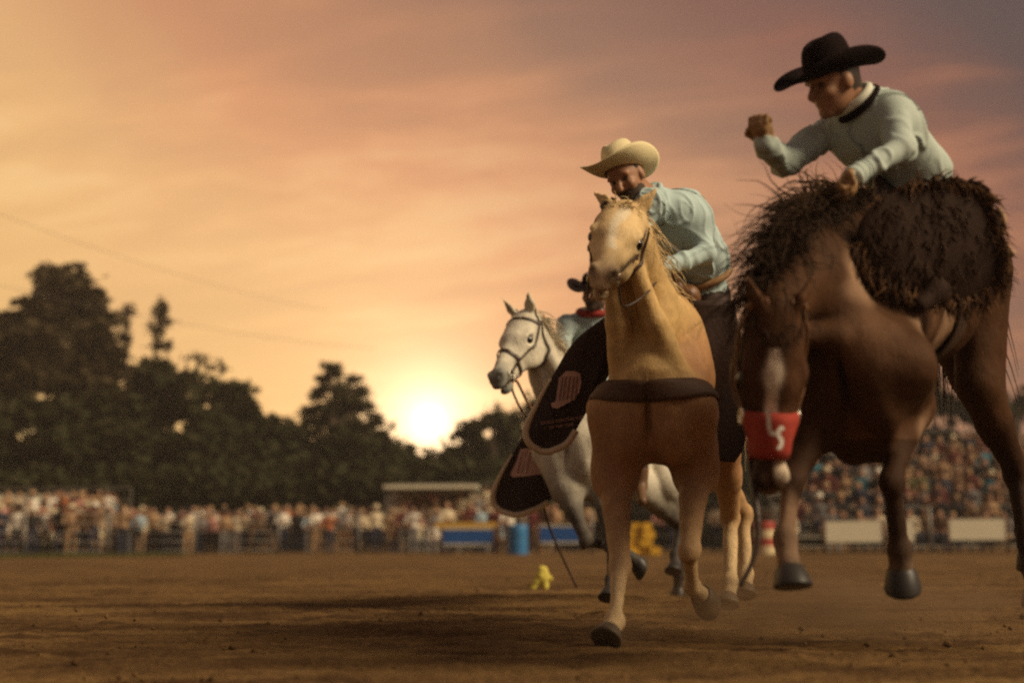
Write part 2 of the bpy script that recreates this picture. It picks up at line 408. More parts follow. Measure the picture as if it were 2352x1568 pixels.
def crown_blobs(cx, top, bot, wt, wb, n, jit=.25):
    out = []
    for i in range(n):
        t = i / max(1, n - 1); y = top + (bot - top) * t; w = wt + (wb - wt) * t
        for j in range(max(1, int(round(w / 55)))):
            m = max(1, int(round(w / 55))); x = cx + (0 if m == 1 else (j / (m - 1) - .5) * 2 * (w - 42)) + RNG.normal(0, 9); r = min(w, 58) * (.85 + .3 * RNG.random())
            out.append((x, y + RNG.normal(0, 10), r, r * .8))
    return out
def build_trees():
    tree('broadleaf_tree', 'tallest broad tree with domed top, left of the two thin columnar trees', [(140, 655, 55, 42), (110, 700, 52, 38), (176, 700, 50, 38), (40, 745, 62, 34), (100, 765, 66, 40), (200, 745, 58, 34), (240, 790, 46, 36), (140, 830, 90, 46), (40, 830, 70, 44), (-30, 790, 60, 44), (228, 860, 60, 44), (100, 900, 100, 60), (0, 900, 80, 60), (200, 930, 80, 60)], 78, 130, 30, .34, 1, trunk_r=.45)
    tree('columnar_tree', 'thinner and shorter of the two columnar trees, nearest the domed tree', [(288, 714, 12, 12), (284, 740, 9, 14), (288, 772, 11, 16), (282, 812, 15, 16), (288, 856, 24, 20), (282, 910, 40, 34)], 84, 286, 60, .17, 1, trunk_r=.2)
    tree('columnar_tree', 'thicker columnar tree with bushy top, right of the thinner column', [(366, 708, 22, 14), (376, 732, 20, 13), (354, 756, 16, 16), (370, 796, 22, 14), (352, 832, 24, 18), (362, 870, 34, 22), (350, 930, 54, 42)], 82, 362, 40, .18, 1, trunk_r=.25)
    tree('broadleaf_tree', 'sparse reddish-brown tree on the slope, right of the columnar trees', [(452, 826, 30, 16), (508, 842, 22, 13), (436, 866, 30, 16), (500, 884, 38, 18), (455, 915, 46, 30), (525, 925, 34, 24)], 80, 470, 10, .20, 1, trunk_r=.25)
    tree('broadleaf_tree', 'dense dark round tree below the sparse reddish tree', crown_blobs(385, 885, 1120, 75, 130, 5), 73, 370, 32, .34, 2)
    tree('broadleaf_tree', 'dense dark tree filling the slope between the sparse tree and the pine', crown_blobs(535, 925, 1130, 52, 110, 5), 75, 535, 32, .34, 2)
    tree('broadleaf_tree', 'low dark tree in the dip just left of the pine', crown_blobs(648, 1000, 1140, 45, 95, 4), 76, 640, 32, .32, 2)
    tree('broadleaf_tree', 'dark leafy tree at the left edge below the domed tree', crown_blobs(60, 960, 1130, 110, 150, 4), 71, 60, 30, .36, 2)
    tree('broadleaf_tree', 'dark leafy tree below the thin columnar tree', crown_blobs(225, 925, 1130, 70, 120, 4), 72, 225, 30, .36, 0)
    # the pine left of the sun: tiers of drooping boughs
    bl = []
    for i, y in enumerate(range(834, 1130, 18)):
        w = 4 + 0.56 * min(y - 828, 165)
        for x in (np.linspace(-w, w, max(1, int(w / 11)))): bl.append((782 + x + RNG.normal(0, 6), y + abs(x) * .16 + RNG.normal(0, 4), 19, 8))
    tree('pine_tree', 'pointed pine tree standing just left of the setting sun', bl, 77, 785, 150, .20, 0, True, .6, .3)
    tree('broadleaf_tree', 'low dark tree between the pine and the setting sun', crown_blobs(905, 1040, 1150, 55, 100, 4), 79, 905, 32, .32, 2)
    tree('broadleaf_tree', 'low tree directly below the setting sun', crown_blobs(1000, 1060, 1150, 70, 95, 3), 81, 1000, 32, .32, 0)
    tree('broadleaf_tree', 'tree just right of the setting sun, behind the grey horse', [(1128, 955, 30, 20), (1150, 985, 42, 24), (1105, 1000, 44, 26), (1170, 1020, 40, 30)] + crown_blobs(1140, 1040, 1150, 70, 95, 3), 78, 1140, 30, .3, 0)
    for px, top, lab in ((1265, 985, 'dark tree behind the chaps of the grey horse rider'), (1380, 960, 'dark tree behind the legs of the palomino'), (1620, 950, 'dark tree behind the palomino flank'),
                         (1745, 945, 'dark tree behind the hanging head of the bucking horse'), (1880, 930, 'dark tree behind the white sign of the right bleacher'), (2010, 930, 'dark tree behind the forelegs of the bucking horse'), (2140, 925, 'dark tree seen below the belly of the bucking horse'), (2270, 930, 'dark tree behind the hind leg of the bucking horse'), (2400, 935, 'dark tree at the right edge behind the bleacher')):
        tree('broadleaf_tree', lab, crown_blobs(px, top, 1150, 60, 95, 4), 70 + RNG.random() * 6, px, 32, .32, int(RNG.integers(0, 3)))
    hg = []
    for px in range(-120, 2500, 60): hg.append((P(px, 1165, 66 + RNG.random() * 3), (1.6, 1.2, 1.5)))
    for px in range(-120, 880, 70): hg.append((P(px, 1095, 70 + RNG.random() * 3), (1.7, 1.2, 1.6)))
    V, Q = leaf_cloud(hg, 60, .26); tag(mesh_np('undergrowth', V, Q, None, (LEAF[2],), smooth=False), 'dark undergrowth massed below the trees behind the crowd', 'undergrowth', kind='stuff')
build_trees()

# ---- spectators: eight body poses, copied with their own clothes
PAL = {'white': (.72, .66, .56), 'cream': (.60, .50, .34), 'pale blue': (.32, .42, .48), 'navy': (.02, .025, .05), 'black': (.015, .014, .016), 'grey': (.2, .19, .19), 'red': (.42, .05, .03), 'rust orange': (.42, .14, .05), 'tan': (.38, .24, .13), 'brown': (.12, .065, .035), 'teal': (.03, .16, .22), 'pink': (.55, .26, .22), 'olive': (.13, .12, .05), 'maroon': (.13, .025, .025)}
M_CLOTH = {k: mat('cloth_' + k.replace(' ', '_'), v, .85, .2, 6) for k, v in PAL.items()}
M_SKIN = [mat('skin_fair', (.46, .25, .16), .55, .1, 10), mat('skin_tan', (.34, .17, .10), .55, .1, 10), mat('skin_deep', (.15, .075, .045), .55, .1, 10)]
M_HAIR = [mat('hair_dark', (.03, .02, .014), .6), mat('hair_brown', (.10, .055, .03), .6), mat('hair_fair', (.30, .2, .1), .6)]
def body_mesh(name, seated, arm, hat, lean=0.0):
    s = Sdf(); hip = .52 if seated else .92     # tags: 0 skin 1 shirt 2 trousers 3 hair/hat
    t = lambda x, y, z: np.array([x, y + lean * max(0, z - hip), z])
    for sg in (-1, 1):
        if seated: s.chain([t(.09 * sg, .0, hip - .04), t(.13 * sg, -.42, hip - .02), t(.13 * sg, -.44, .06)], [.085, .065, .05], .04, 2); s.cone((.13 * sg, -.44, .05), (.14 * sg, -.58, .04), .045, .04, .02, 2)
        else: s.chain([t(.09 * sg, 0, hip - .04), (.11 * sg, -.02, .5), (.12 * sg, .02, .08)], [.09, .065, .05], .04, 2); s.cone((.12 * sg, .02, .05), (.13 * sg, -.13, .04), .045, .04, .02, 2)
    s.ell(t(0, 0, hip), (.155, .115, .12), k=.05, tag=2)
    s.cone(t(0, 0, hip + .1), t(0, -.01, hip + .42), .125, .14, .06, 1, (1, 0, 0), 1.3)
    s.cone(t(-.15, 0, hip + .46), t(.15, 0, hip + .46), .075, .075, .05, 1)
    for sg in (-1, 1):
        sh = t(.2 * sg, 0, hip + .45)
        if arm == 'down': e = t(.26 * sg, .02, hip + .16); w = t(.24 * sg, -.12, hip - .08)
        elif arm == 'lap': e = t(.25 * sg, -.03, hip + .17); w = t(.12 * sg, -.3, hip + .1)
        elif arm == 'cross': e = t(.26 * sg, -.08, hip + .18); w = t(-.06 * sg, -.22, hip + .24)
        else: e = t(.33 * sg, -.1, hip + .33 if sg > 0 else hip + .17); w = t(.22 * sg, -.24, hip + .62) if sg > 0 else t(.15 * sg, -.25, hip + .1)
        s.chain([sh, e], [.06, .045], .04, 1); s.cone(e, lerp(e, w, .85), .042, .034, .02, 1 if arm != 'up' else 0); s.ell(w, (.045, .05, .05), k=.02, tag=0)
    h = t(0, -.03, hip + .68); s.cone(t(0, 0, hip + .48), h, .055, .055, .03, 0); s.ell(h, (.078, .098, .115), k=.02, tag=0); s.ell(h + (0, -.1, -.02), (.02, .03, .025), k=.02, tag=0)
    s.ell(h + (0, .02, .05), (.088, .1, .085), k=.012, tag=3)
    if hat: s.ell(h + (0, 0, .06), (.19, .2, .02), k=.01, tag=3); s.ell(h + (0, 0, .12), (.1, .11, .075), k=.02, tag=3)
    V, Q = s.poly(.026); o = mesh_np(name, V, Q, mats=(M_SKIN[0], M_CLOTH['white'], M_CLOTH['navy'], M_HAIR[0]), midx=s.tags(V[Q].mean(1)))
    me = o.data; bpy.data.objects.remove(o); return me
STAND = [body_mesh('person', False, a, h, l) for a, h, l in (('down', 0, -.03), ('cross', 0, 0), ('up', 0, 0), ('down', 1, 0), ('cross', 1, -.06))]
SEAT = [body_mesh('person', True, a, h, l) for a, h, l in (('lap', 0, -.1), ('cross', 0, -.25), ('up', 0, 0), ('lap', 1, -.18))]
HATSET = {3, 4}
ORD = ['first', 'second', 'third', 'fourth', 'fifth', 'sixth', 'seventh', 'eighth', 'ninth', 'tenth', 'eleventh', 'twelfth', 'thirteenth', 'fourteenth', 'fifteenth', 'sixteenth', 'seventeenth', 'eighteenth', 'nineteenth', 'twentieth'] + ['twenty-' + w for w in ('first', 'second', 'third', 'fourth', 'fifth', 'sixth', 'seventh', 'eighth', 'ninth')] + ['thirtieth'] + ['thirty-' + w for w in ('first', 'second', 'third', 'fourth', 'fifth', 'sixth', 'seventh', 'eighth', 'ninth')] + ['fortieth'] + ['forty-' + w for w in ('first', 'second', 'third', 'fourth', 'fifth', 'sixth', 'seventh', 'eighth', 'ninth')]
SHIRTS = ['white', 'cream', 'tan', 'pale blue', 'black', 'grey', 'rust orange', 'cream', 'pink', 'navy', 'brown', 'white', 'cream', 'tan', 'maroon', 'white', 'tan', 'white', 'brown', 'cream']
def spectator(pos, seated, where, i, group, face, shirt=None):
    k = int(RNG.integers(0, len(SEAT) if seated else len(STAND))); me = (SEAT if seated else STAND)[k]; hat = (k == 3) if seated else (k in HATSET)
    o = bpy.data.objects.new('person', me); COL.objects.link(o); o.location = Vector(pos); o.rotation_euler.z = face + RNG.normal(0, .25)
    s = .92 + .14 * RNG.random(); o.scale = (s * (1 + .1 * RNG.random()), s, s)
    sh = shirt or random.choice(SHIRTS); tr = random.choice(['navy', 'navy', 'black', 'grey', 'brown', 'tan', 'navy'])
    ms = [random.choice(M_SKIN[:2] if RNG.random() < .85 else M_SKIN), M_CLOTH[sh], M_CLOTH[tr], M_CLOTH[random.choice(['cream', 'tan', 'black', 'white'])] if hat else random.choice(M_HAIR)]
    for sl_, m in zip(o.material_slots, ms): sl_.link = 'OBJECT'; sl_.material = m
    tag(o, f"{'seated' if seated else 'standing'} spectator, {sh} shirt, {ORD[i]} from left {where}", 'spectator', group)
def row(px0, px1, Y, z, n, seated, where, group, gap=.0, pal=None):
    i = 0
    for k in range(n):
        if RNG.random() < gap: continue
        px = px0 + (px1 - px0) * (k + .5 + RNG.normal(0, .16)) / n; p = P(px, 1240, Y + RNG.normal(0, .12)); p[2] = z
        spectator(p, seated, where, i, group, math.atan2(p[0], p[1]) * -1, random.choice(pal) if pal else None); i += 1

M_ALU = mat('bleacher_metal', (.52, .47, .38), .5, .12, 4, metal=.2); M_STEEL = mat('rail_steel', (.20, .18, .16), .5, .2, 5, metal=.3); M_PALE = mat('pale_board', (.72, .66, .50), .6, .08, 3)
def bleacher(label, px0, px1, Y0, rows, rise, run, z0=.35, rail=True):
    """rows of planks on a frame; returns seat height and Y of each row"""
    a = P(px0, 1240, Y0); b = P(px1, 1240, Y0); root = empty('bleacher', (a[0], Y0, 0), label, 'bleacher'); out = []
    xm, L = (a[0] + b[0]) / 2, b[0] - a[0]
    for r in range(rows):
        y = Y0 + r * run; z = z0 + r * rise
        MB().box((xm, y + .1, z), (L, .28, .045)).build('seat_plank', M_ALU, root); MB().box((xm, y - .22, z - .36 + .05), (L, .26, .04)).build('foot_plank', M_ALU, root)
        out.append((y + .1, z + .02))
    top = z0 + (rows - 1) * rise; ye = Y0 + (rows - 1) * run
    for k in range(int(L / 2) + 2):
        x = a[0] + L * k / (int(L / 2) + 1)
        for nm, p_, q_ in (('front_leg', (x, Y0, .0), (x, Y0, z0 - .03)), ('rear_leg', (x, ye + .1, 0), (x, ye + .1, top - .03)), ('stringer', (x, Y0, z0 - .05), (x, ye + .1, top - .05))): MB().tube([p_, q_], .03, 6).build(nm, M_STEEL, root)
    if rail:
        for dz in (.55, 1.0): MB().tube([(a[0], ye + .5, top + dz), (b[0], ye + .5, top + dz)], .025, 6).build('back_rail', M_STEEL, root)
        for k in range(int(L / 2) + 2): x = a[0] + L * k / (int(L / 2) + 1); MB().tube([(x, ye + .5, 0), (x, ye + .5, top + 1.0)], .025, 6).build('rail_post', M_STEEL, root)
    return out, root, (a[0], b[0], ye, top)
def build_crowd():
    # left bleacher
    rs, rt, (xa, xb, ye, tp) = bleacher('low bleacher at the left edge with a pale back board', -120, 250, 51, 4, .36, .75, .4)
    MB().box(((P(-120, 1240, 55)[0] + P(210, 1240, 55)[0]) / 2, ye + .62, 2.17), (P(210, 1240, 55)[0] - P(-120, 1240, 55)[0], .06, .2)).build('back_board', M_PALE, rt)
    for r, (y, z) in enumerate(rs): row(-110, 245, y, z - .50, 13, True, f'in the {ORD[r]} row of the left bleacher', f'spectators on the left bleacher', .05)
    row(-100, 330, 50.2, 0, 14, False, 'before the left bleacher', 'spectators before the left bleacher', .1)
    row(120, 260, 53.4, .75, 5, False, 'by the left bleacher end', 'spectators at the end of the left bleacher')
    # standing crowd along the fence
    row(230, 960, 56.5, 0, 27, False, 'in the front row behind the rail fence', 'spectators in the front row behind the rail fence', .04)
    row(240, 980, 58.4, .1, 27, False, 'in the middle row behind the rail fence', 'spectators in the middle row behind the rail fence', .04)
    row(250, 980, 60.5, .2, 24, False, 'in the rear row behind the rail fence', 'spectators in the rear row behind the rail fence', .1)
    # centre bleacher with a flat roof
    rs, rt, (xa, xb, ye, tp) = bleacher('bleacher below the sun with a long pale roof', 885, 1180, 57, 5, .34, .7, .45, True)
    ra, rb = P(888, 1240, 59.5)[0], P(1100, 1240, 59.5)[0]
    MB().box(((ra + rb) / 2, 59.5, 2.62), (rb - ra, 3.4, .14)).build('roof', M_PALE, rt)
    for x in (ra + .1, rb - .1):
        for y in (58, 61): MB().tube([(x, y, 0), (x, y, 2.55)], .04, 8).build('roof_post', M_STEEL, rt)
    for r, (y, z) in enumerate(rs): row(890, 1170, y, z - .5, 9, True, f'in the {ORD[r]} row of the roofed bleacher', 'spectators on the roofed bleacher', .12)
    row(1010, 1380, 50.5, 0, 13, False, 'behind the blue banners', 'spectators behind the blue banners', .15)
    row(1500, 1840, 49.5, 0, 9, False, 'between the straw bales and the white boards', 'spectators behind the palomino legs', .1)
    # right bleacher, taller
    rs, rt, (xa, xb, ye, tp) = bleacher('tall bleacher at the right behind the bucking horse', 1800, 2470, 45, 7, .44, .70, .5)
    for r, (y, z) in enumerate(rs): row(1815, 2440, y, z - .5, 17, True, f'in the {ORD[r]} row of the right bleacher', 'spectators on the right bleacher', .06, ['brown', 'maroon', 'black', 'grey', 'tan', 'navy', 'brown', 'tan', 'olive', 'brown', 'cream', 'grey', 'black', 'black', 'teal', 'brown', 'maroon'])
    root = empty('sign_board', (P(1915, 1240, 51)[0], 51, 0), 'small white board on posts above the right bleacher', 'sign'); c = P(1915, 992, 51)
    MB().box(c, (1.2, .06, .26)).build('board', M_PALE, root)
    for dx in (-.5, .5): MB().tube([(c[0] + dx, 51.06, 0), (c[0] + dx, 51.06, c[2] + .1)], .03, 6).build('post', M_STEEL, root)
build_crowd()

# ---- pipe rail fence on the left: every post and rail a part
def fence(label, pts, h, nr, post_step=2.4):
    root = empty('rail_fence', (pts[0][0], pts[0][1], 0), label, 'fence')
    for (a, b) in zip(pts[:-1], pts[1:]):
        L = np.linalg.norm(b - a); n = max(1, int(L / post_step))
        for k in range(n):
            p = lerp(a, b, k / n); q = lerp(a, b, (k + 1) / n)
            MB().tube([p + (0, 0, -.1), p + (0, 0, h + .04)], .045, 8).build('post', M_STEEL, root, True)
            for j in range(nr):
                z = .18 + (h - .18) * j / (nr - 1); MB().tube([p + (0, .05, z), q + (0, .05, z)], .014, 6).build('rail', M_STEEL, root, True)
g0 = lambda px, Y: np.array([P(px, 1240, Y)[0], Y, 0.0])
fence('long pipe rail fence in front of the standing crowd at left', [g0(-150, 45.0), g0(250, 48.0), g0(640, 49), g0(1010, 48.6)], 1.42, 5)
fence('pipe rail fence in front of the right bleacher', [g0(1360, 47.5), g0(1800, 43.2), g0(2480, 42.6)], 1.35, 4, 3.0)

# ---- banners, boards, barrels and bales on the far side of the arena
M_BLUE = mat('blue_banner', (.012, .085, .30), .6, .15, 3); M_YEL = mat('yellow_board', (.62, .36, .07), .6, .12, 3); M_STRAW = mat('straw', (.72, .42, .04), .9, .3, 12, .6, 60); M_RED = mat('red_paint', (.36, .05, .035), .55, .12, 5); M_BRBOX = mat('brown_wood', (.10, .045, .03), .8, .25, 6)
def board(name, label, px0, px1, y0, y1, Y, m, cat, border=None, posts=True):
    a, b = P(px0, y0, Y), P(px1, y1, Y); c = (a + b) / 2; w, h = b[0] - a[0], a[2] - b[2]; root = empty(name, (c[0], Y, 0), label, cat)
    MB().box(c, (w, .05, h)).build('panel', m, root)
    if border:
        for dz in (h / 2 + .035, -h / 2 - .035): MB().box(c + (0, 0, dz), (w, .07, .05)).build('rail', border, root)
    if posts:
        for dx in (-w / 2 - .06, w / 2 + .06): MB().tube([(c[0] + dx, Y, 0), (c[0] + dx, Y, a[2] + .08)], .04, 8).build('post', M_BRBOX, root, True)
    return root
board('banner_panel', 'bright blue banner panel left of the blue barrel', 1018, 1132, 1216, 1247, 47, M_BLUE, 'banner', M_PALE)
board('banner_panel', 'blue banner panel half hidden behind the grey horse, right of the blue barrel', 1240, 1352, 1209, 1243, 47, M_BLUE, 'banner', M_PALE)
board('sign_board', 'long yellow board above the left blue banner', 1000, 1142, 1199, 1211, 47.6, M_YEL, 'sign')
def barrel(name, label, px, Y, r, h, bands):
    p = P(px, 1240, Y); root = empty(name, (p[0], Y, 0), label, 'barrel'); n = len(bands); prof = [(r * (.985 if k % 2 else 1.03), h * k / (3 * n)) for k in range(3 * n + 1)]
    for bi, m in enumerate(bands):
        V = []; F = []; seg = 24; pr = prof[3 * bi:3 * bi + 4]
        for (rr, z) in pr:
            for k in range(seg): V.append((p[0] + rr * math.cos(k * math.tau / seg), Y + rr * math.sin(k * math.tau / seg), z))
        for i in range(3):
            for k in range(seg): F.append([i * seg + k, i * seg + (k + 1) % seg, (i + 1) * seg + (k + 1) % seg, (i + 1) * seg + k])
        if bi == n - 1: F.append([3 * seg + k for k in range(seg)])
        mesh('band', V, F, m, root)
M_LBLUE = mat('light_blue_plastic', (.03, .16, .36), .5, .1, 4); M_CREAM = mat('cream_paint', (.62, .50, .30), .6, .1, 4)
barrel('barrel', 'light blue plastic barrel between the two blue banners', 1189, 46.5, .32, .95, [M_LBLUE, M_LBLUE])
barrel('barrel', 'red and cream banded barrel behind the hanging rein', 1757, 42.5, .30, .95, [M_CREAM, M_RED, M_CREAM, M_RED])
for i, (px, y, w) in enumerate(((1452, 1243, 28), (1482, 1243, 30), (1503, 1243, 26), (1450, 1223, 30), (1482, 1223, 32), (1456, 1203, 30), (1487, 1203, 30), (1460, 1186, 26), (1483, 1186, 22))):
    a = P(px, y, 40 + .1 * (i % 2)); s = 40 / FPX; bm = bmesh.new(); bmesh.ops.create_cube(bm, size=1)
    for v in bm.verts: v.co = Vector((v.co.x * w * s * .96, v.co.y * .45, v.co.z * 18 * s))
    bmesh.ops.bevel(bm, geom=bm.edges[:], offset=.02, segments=2, affect='EDGES'); me = bpy.data.meshes.new('straw_bale'); bm.to_mesh(me); bm.free(); me.materials.append(M_STRAW)
    z0 = P(px, y, 40)[2]; o = bpy.data.objects.new('straw_bale', me); COL.objects.link(o); o.location = (a[0], a[1], .12 + .225 * (0 if i < 3 else 1 if i < 5 else 2 if i < 7 else 3)); o.rotation_euler.z = RNG.normal(0, .05)
    tag(o, ['left', 'middle', 'right'][i if i < 3 else (i - 3) % 2 * 2] + ' yellow straw bale in the ' + ('bottom' if i < 3 else 'second' if i < 5 else 'third' if i < 7 else 'top') + ' course of the stack between palomino legs', 'straw bale', 'stacked yellow straw bales')
board('banner_panel', 'plain white board behind the forelegs of the bucking horse, nearer the red muzzle band', 1896, 2026, 1197, 1244, 41.5, M_PALE, 'board', None)
board('banner_panel', 'narrow white board end just right of the nearest dark foreleg', 2078, 2100, 1196, 1244, 41.5, M_PALE, 'board', None, False)
board('banner_panel', 'plain white board at the lower right, left of the hind leg', 2180, 2310, 1192, 1239, 41.5, M_PALE, 'board', None)
board('banner_panel', 'plain white board cut by the right edge of the picture', 2344, 2470, 1190, 1237, 41.5, M_PALE, 'board', None)
# ---- power lines crossing the sky
M_WIRE = mat('wire', (.12, .09, .08), .6)
for (a, b, lab) in (((-60, 470), (760, 715), 'upper thin power line sagging across the left sky'), ((-60, 640), (860, 800), 'lower thin power line sagging across the left sky')):
    A, B = P(*a, 64), P(*b, 98); pts = [lerp(A, B, t) - np.array([0, 0, 4 * .5 * t * (1 - t)]) for t in np.linspace(0, 1, 24)]
    tag(MB().tube(pts, .012, 5).build('power_line', M_WIRE, None, True), lab, 'power line')
# ---- small yellow rag standing on the dirt
def rag():
    s = Sdf(); Y = 14.2; c = lambda x, y: P(x, y, Y)
    s.chain([c(1222, 1356), c(1240, 1322), c(1250, 1308)], [.035, .04, .03], .03); s.chain([c(1252, 1360), c(1252, 1330), c(1243, 1306)], [.035, .035, .028], .03); s.ell(c(1246, 1322), (.055, .03, .075), k=.02); s.cone(c(1250, 1315), c(1266, 1330), .02, .022, .02)
    V, Q = s.poly(.008, lambda V: .008 * vnoise(V, 22, 3)); o = mesh_np('rag', V, Q, None, (mat('yellow_cloth', (.62, .52, .10), .8, .25, 20),)); tag(o, 'crumpled yellow-green rag standing on the open dirt', 'rag')
rag()
# ================================================================== horses
def coat_mat(name, rough=.6, spec=.22):
    m = bpy.data.materials.new(name); m.use_nodes = True; nt = m.node_tree; nt.nodes.clear(); g = NG(nt)
    co = g.n('ShaderNodeTexCoord').outputs['Object']; c = g.n('ShaderNodeAttribute', attribute_name='coat').outputs['Color']
    n = g.noise(co, 7, 5, .6); n2 = g.noise(g.n('ShaderNodeMapping', i_Vector=co, i_Scale=(90, 90, 14)).outputs[0], 1.6, 3, .6)
    n3 = g.noise(co, 22, 4, .65); f = g.math('ADD', g.math('MULTIPLY', n, .6), g.math('ADD', g.math('MULTIPLY_ADD', n2, .55, .12), g.math('MULTIPLY', n3, .6))); cb = g.n('ShaderNodeCombineXYZ', i_0=f, i_1=f, i_2=f).outputs[0]
    cc = g.mix(1.0, c, cb, 'MULTIPLY'); b = g.n('ShaderNodeBsdfPrincipled', i_Base_Color=cc, i_Roughness=rough); b.inputs['Specular IOR Level'].default_value = spec
    bn = g.n('ShaderNodeBump', i_Strength=.5, i_Distance=.008, i_Height=g.math('ADD', n2, n3)); nt.links.new(bn.outputs[0], b.inputs['Normal'])
    g.n('ShaderNodeOutputMaterial', i_Surface=b.outputs[0]); return m
M_COAT = coat_mat('horse_coat'); M_COATD = coat_mat('dark_horse_coat', .65, .07); M_EYE = mat('eye', (.008, .006, .005), .08, 0, spec=.8); M_HOOF = mat('hoof', (.10, .075, .05), .5, .3, 20); M_HOOFD = mat('dark_hoof', (.03, .025, .022), .45, .3, 20)
M_LEATHER = mat('dark_leather', (.045, .024, .015), .45, .3, 15, .3, 80, .45); M_TAN = mat('tan_leather', (.17, .075, .03), .45, .3, 15, .3, 80, .45); M_SILVER = mat('silver_buckle', (.75, .7, .6), .25, .05, metal=1.0)

def frame(fw, up):
    fw = nrm(fw); lf = nrm(np.cross(up, fw)); return fw, lf, np.cross(fw, lf)

class _Locks:
    def __init__(s, V, Q): s.V, s.Q = V, Q
    def build(s, name, m, parent=None, smooth=True): return tag(mesh_np(name, s.V, s.Q, parent, (m,), smooth=smooth), kind='stuff')
def locks(roots, dirs, length, rad, n_seg=6, droop=.6, curl=.25, seg=3, jit=.25):
    """tapered hair locks, all grown at once"""
    p = np.array(roots, float); n = len(p); v = np.array(dirs, float) + RNG.normal(0, jit, (n, 3)); un = lambda a: a / (np.linalg.norm(a, axis=-1, keepdims=True) + 1e-9)
    v = un(v); L = length * (.55 + .75 * RNG.random((n, 1))); w = RNG.normal(0, curl, (n, 3)); pts = [p - v * .01]; dv = [v]
    for i in range(n_seg):
        v = un(v + np.array([0, 0, -droop / n_seg * 1.6]) + w / n_seg + RNG.normal(0, curl * .25, (n, 3))); p = p + v * L / n_seg; pts.append(p); dv.append(v)
    X = np.stack(pts, 1); T = np.stack(dv, 1); ref = un(np.cross(T[:, :1], RNG.normal(size=(n, 1, 3)))); A = un(np.cross(T, np.cross(ref, T))); B = np.cross(T, A)
    rr = (rad * (.6 + .8 * RNG.random((n, 1, 1)))) * np.linspace(1, .12, n_seg + 1)[None, :, None]
    V = np.stack([X + rr * (math.cos(a) * A + math.sin(a) * B) for a in np.linspace(0, math.tau, seg + 1)[:-1]], 2)   # n, seg+1, k, 3
    I = np.arange(n * (n_seg + 1) * seg).reshape(n, n_seg + 1, seg); J = np.roll(I, -1, 2)
    Q = np.stack([I[:, :-1], J[:, :-1], J[:, 1:], I[:, 1:]], -1).reshape(-1, 4)
    return _Locks(V.reshape(-1, 3), Q)

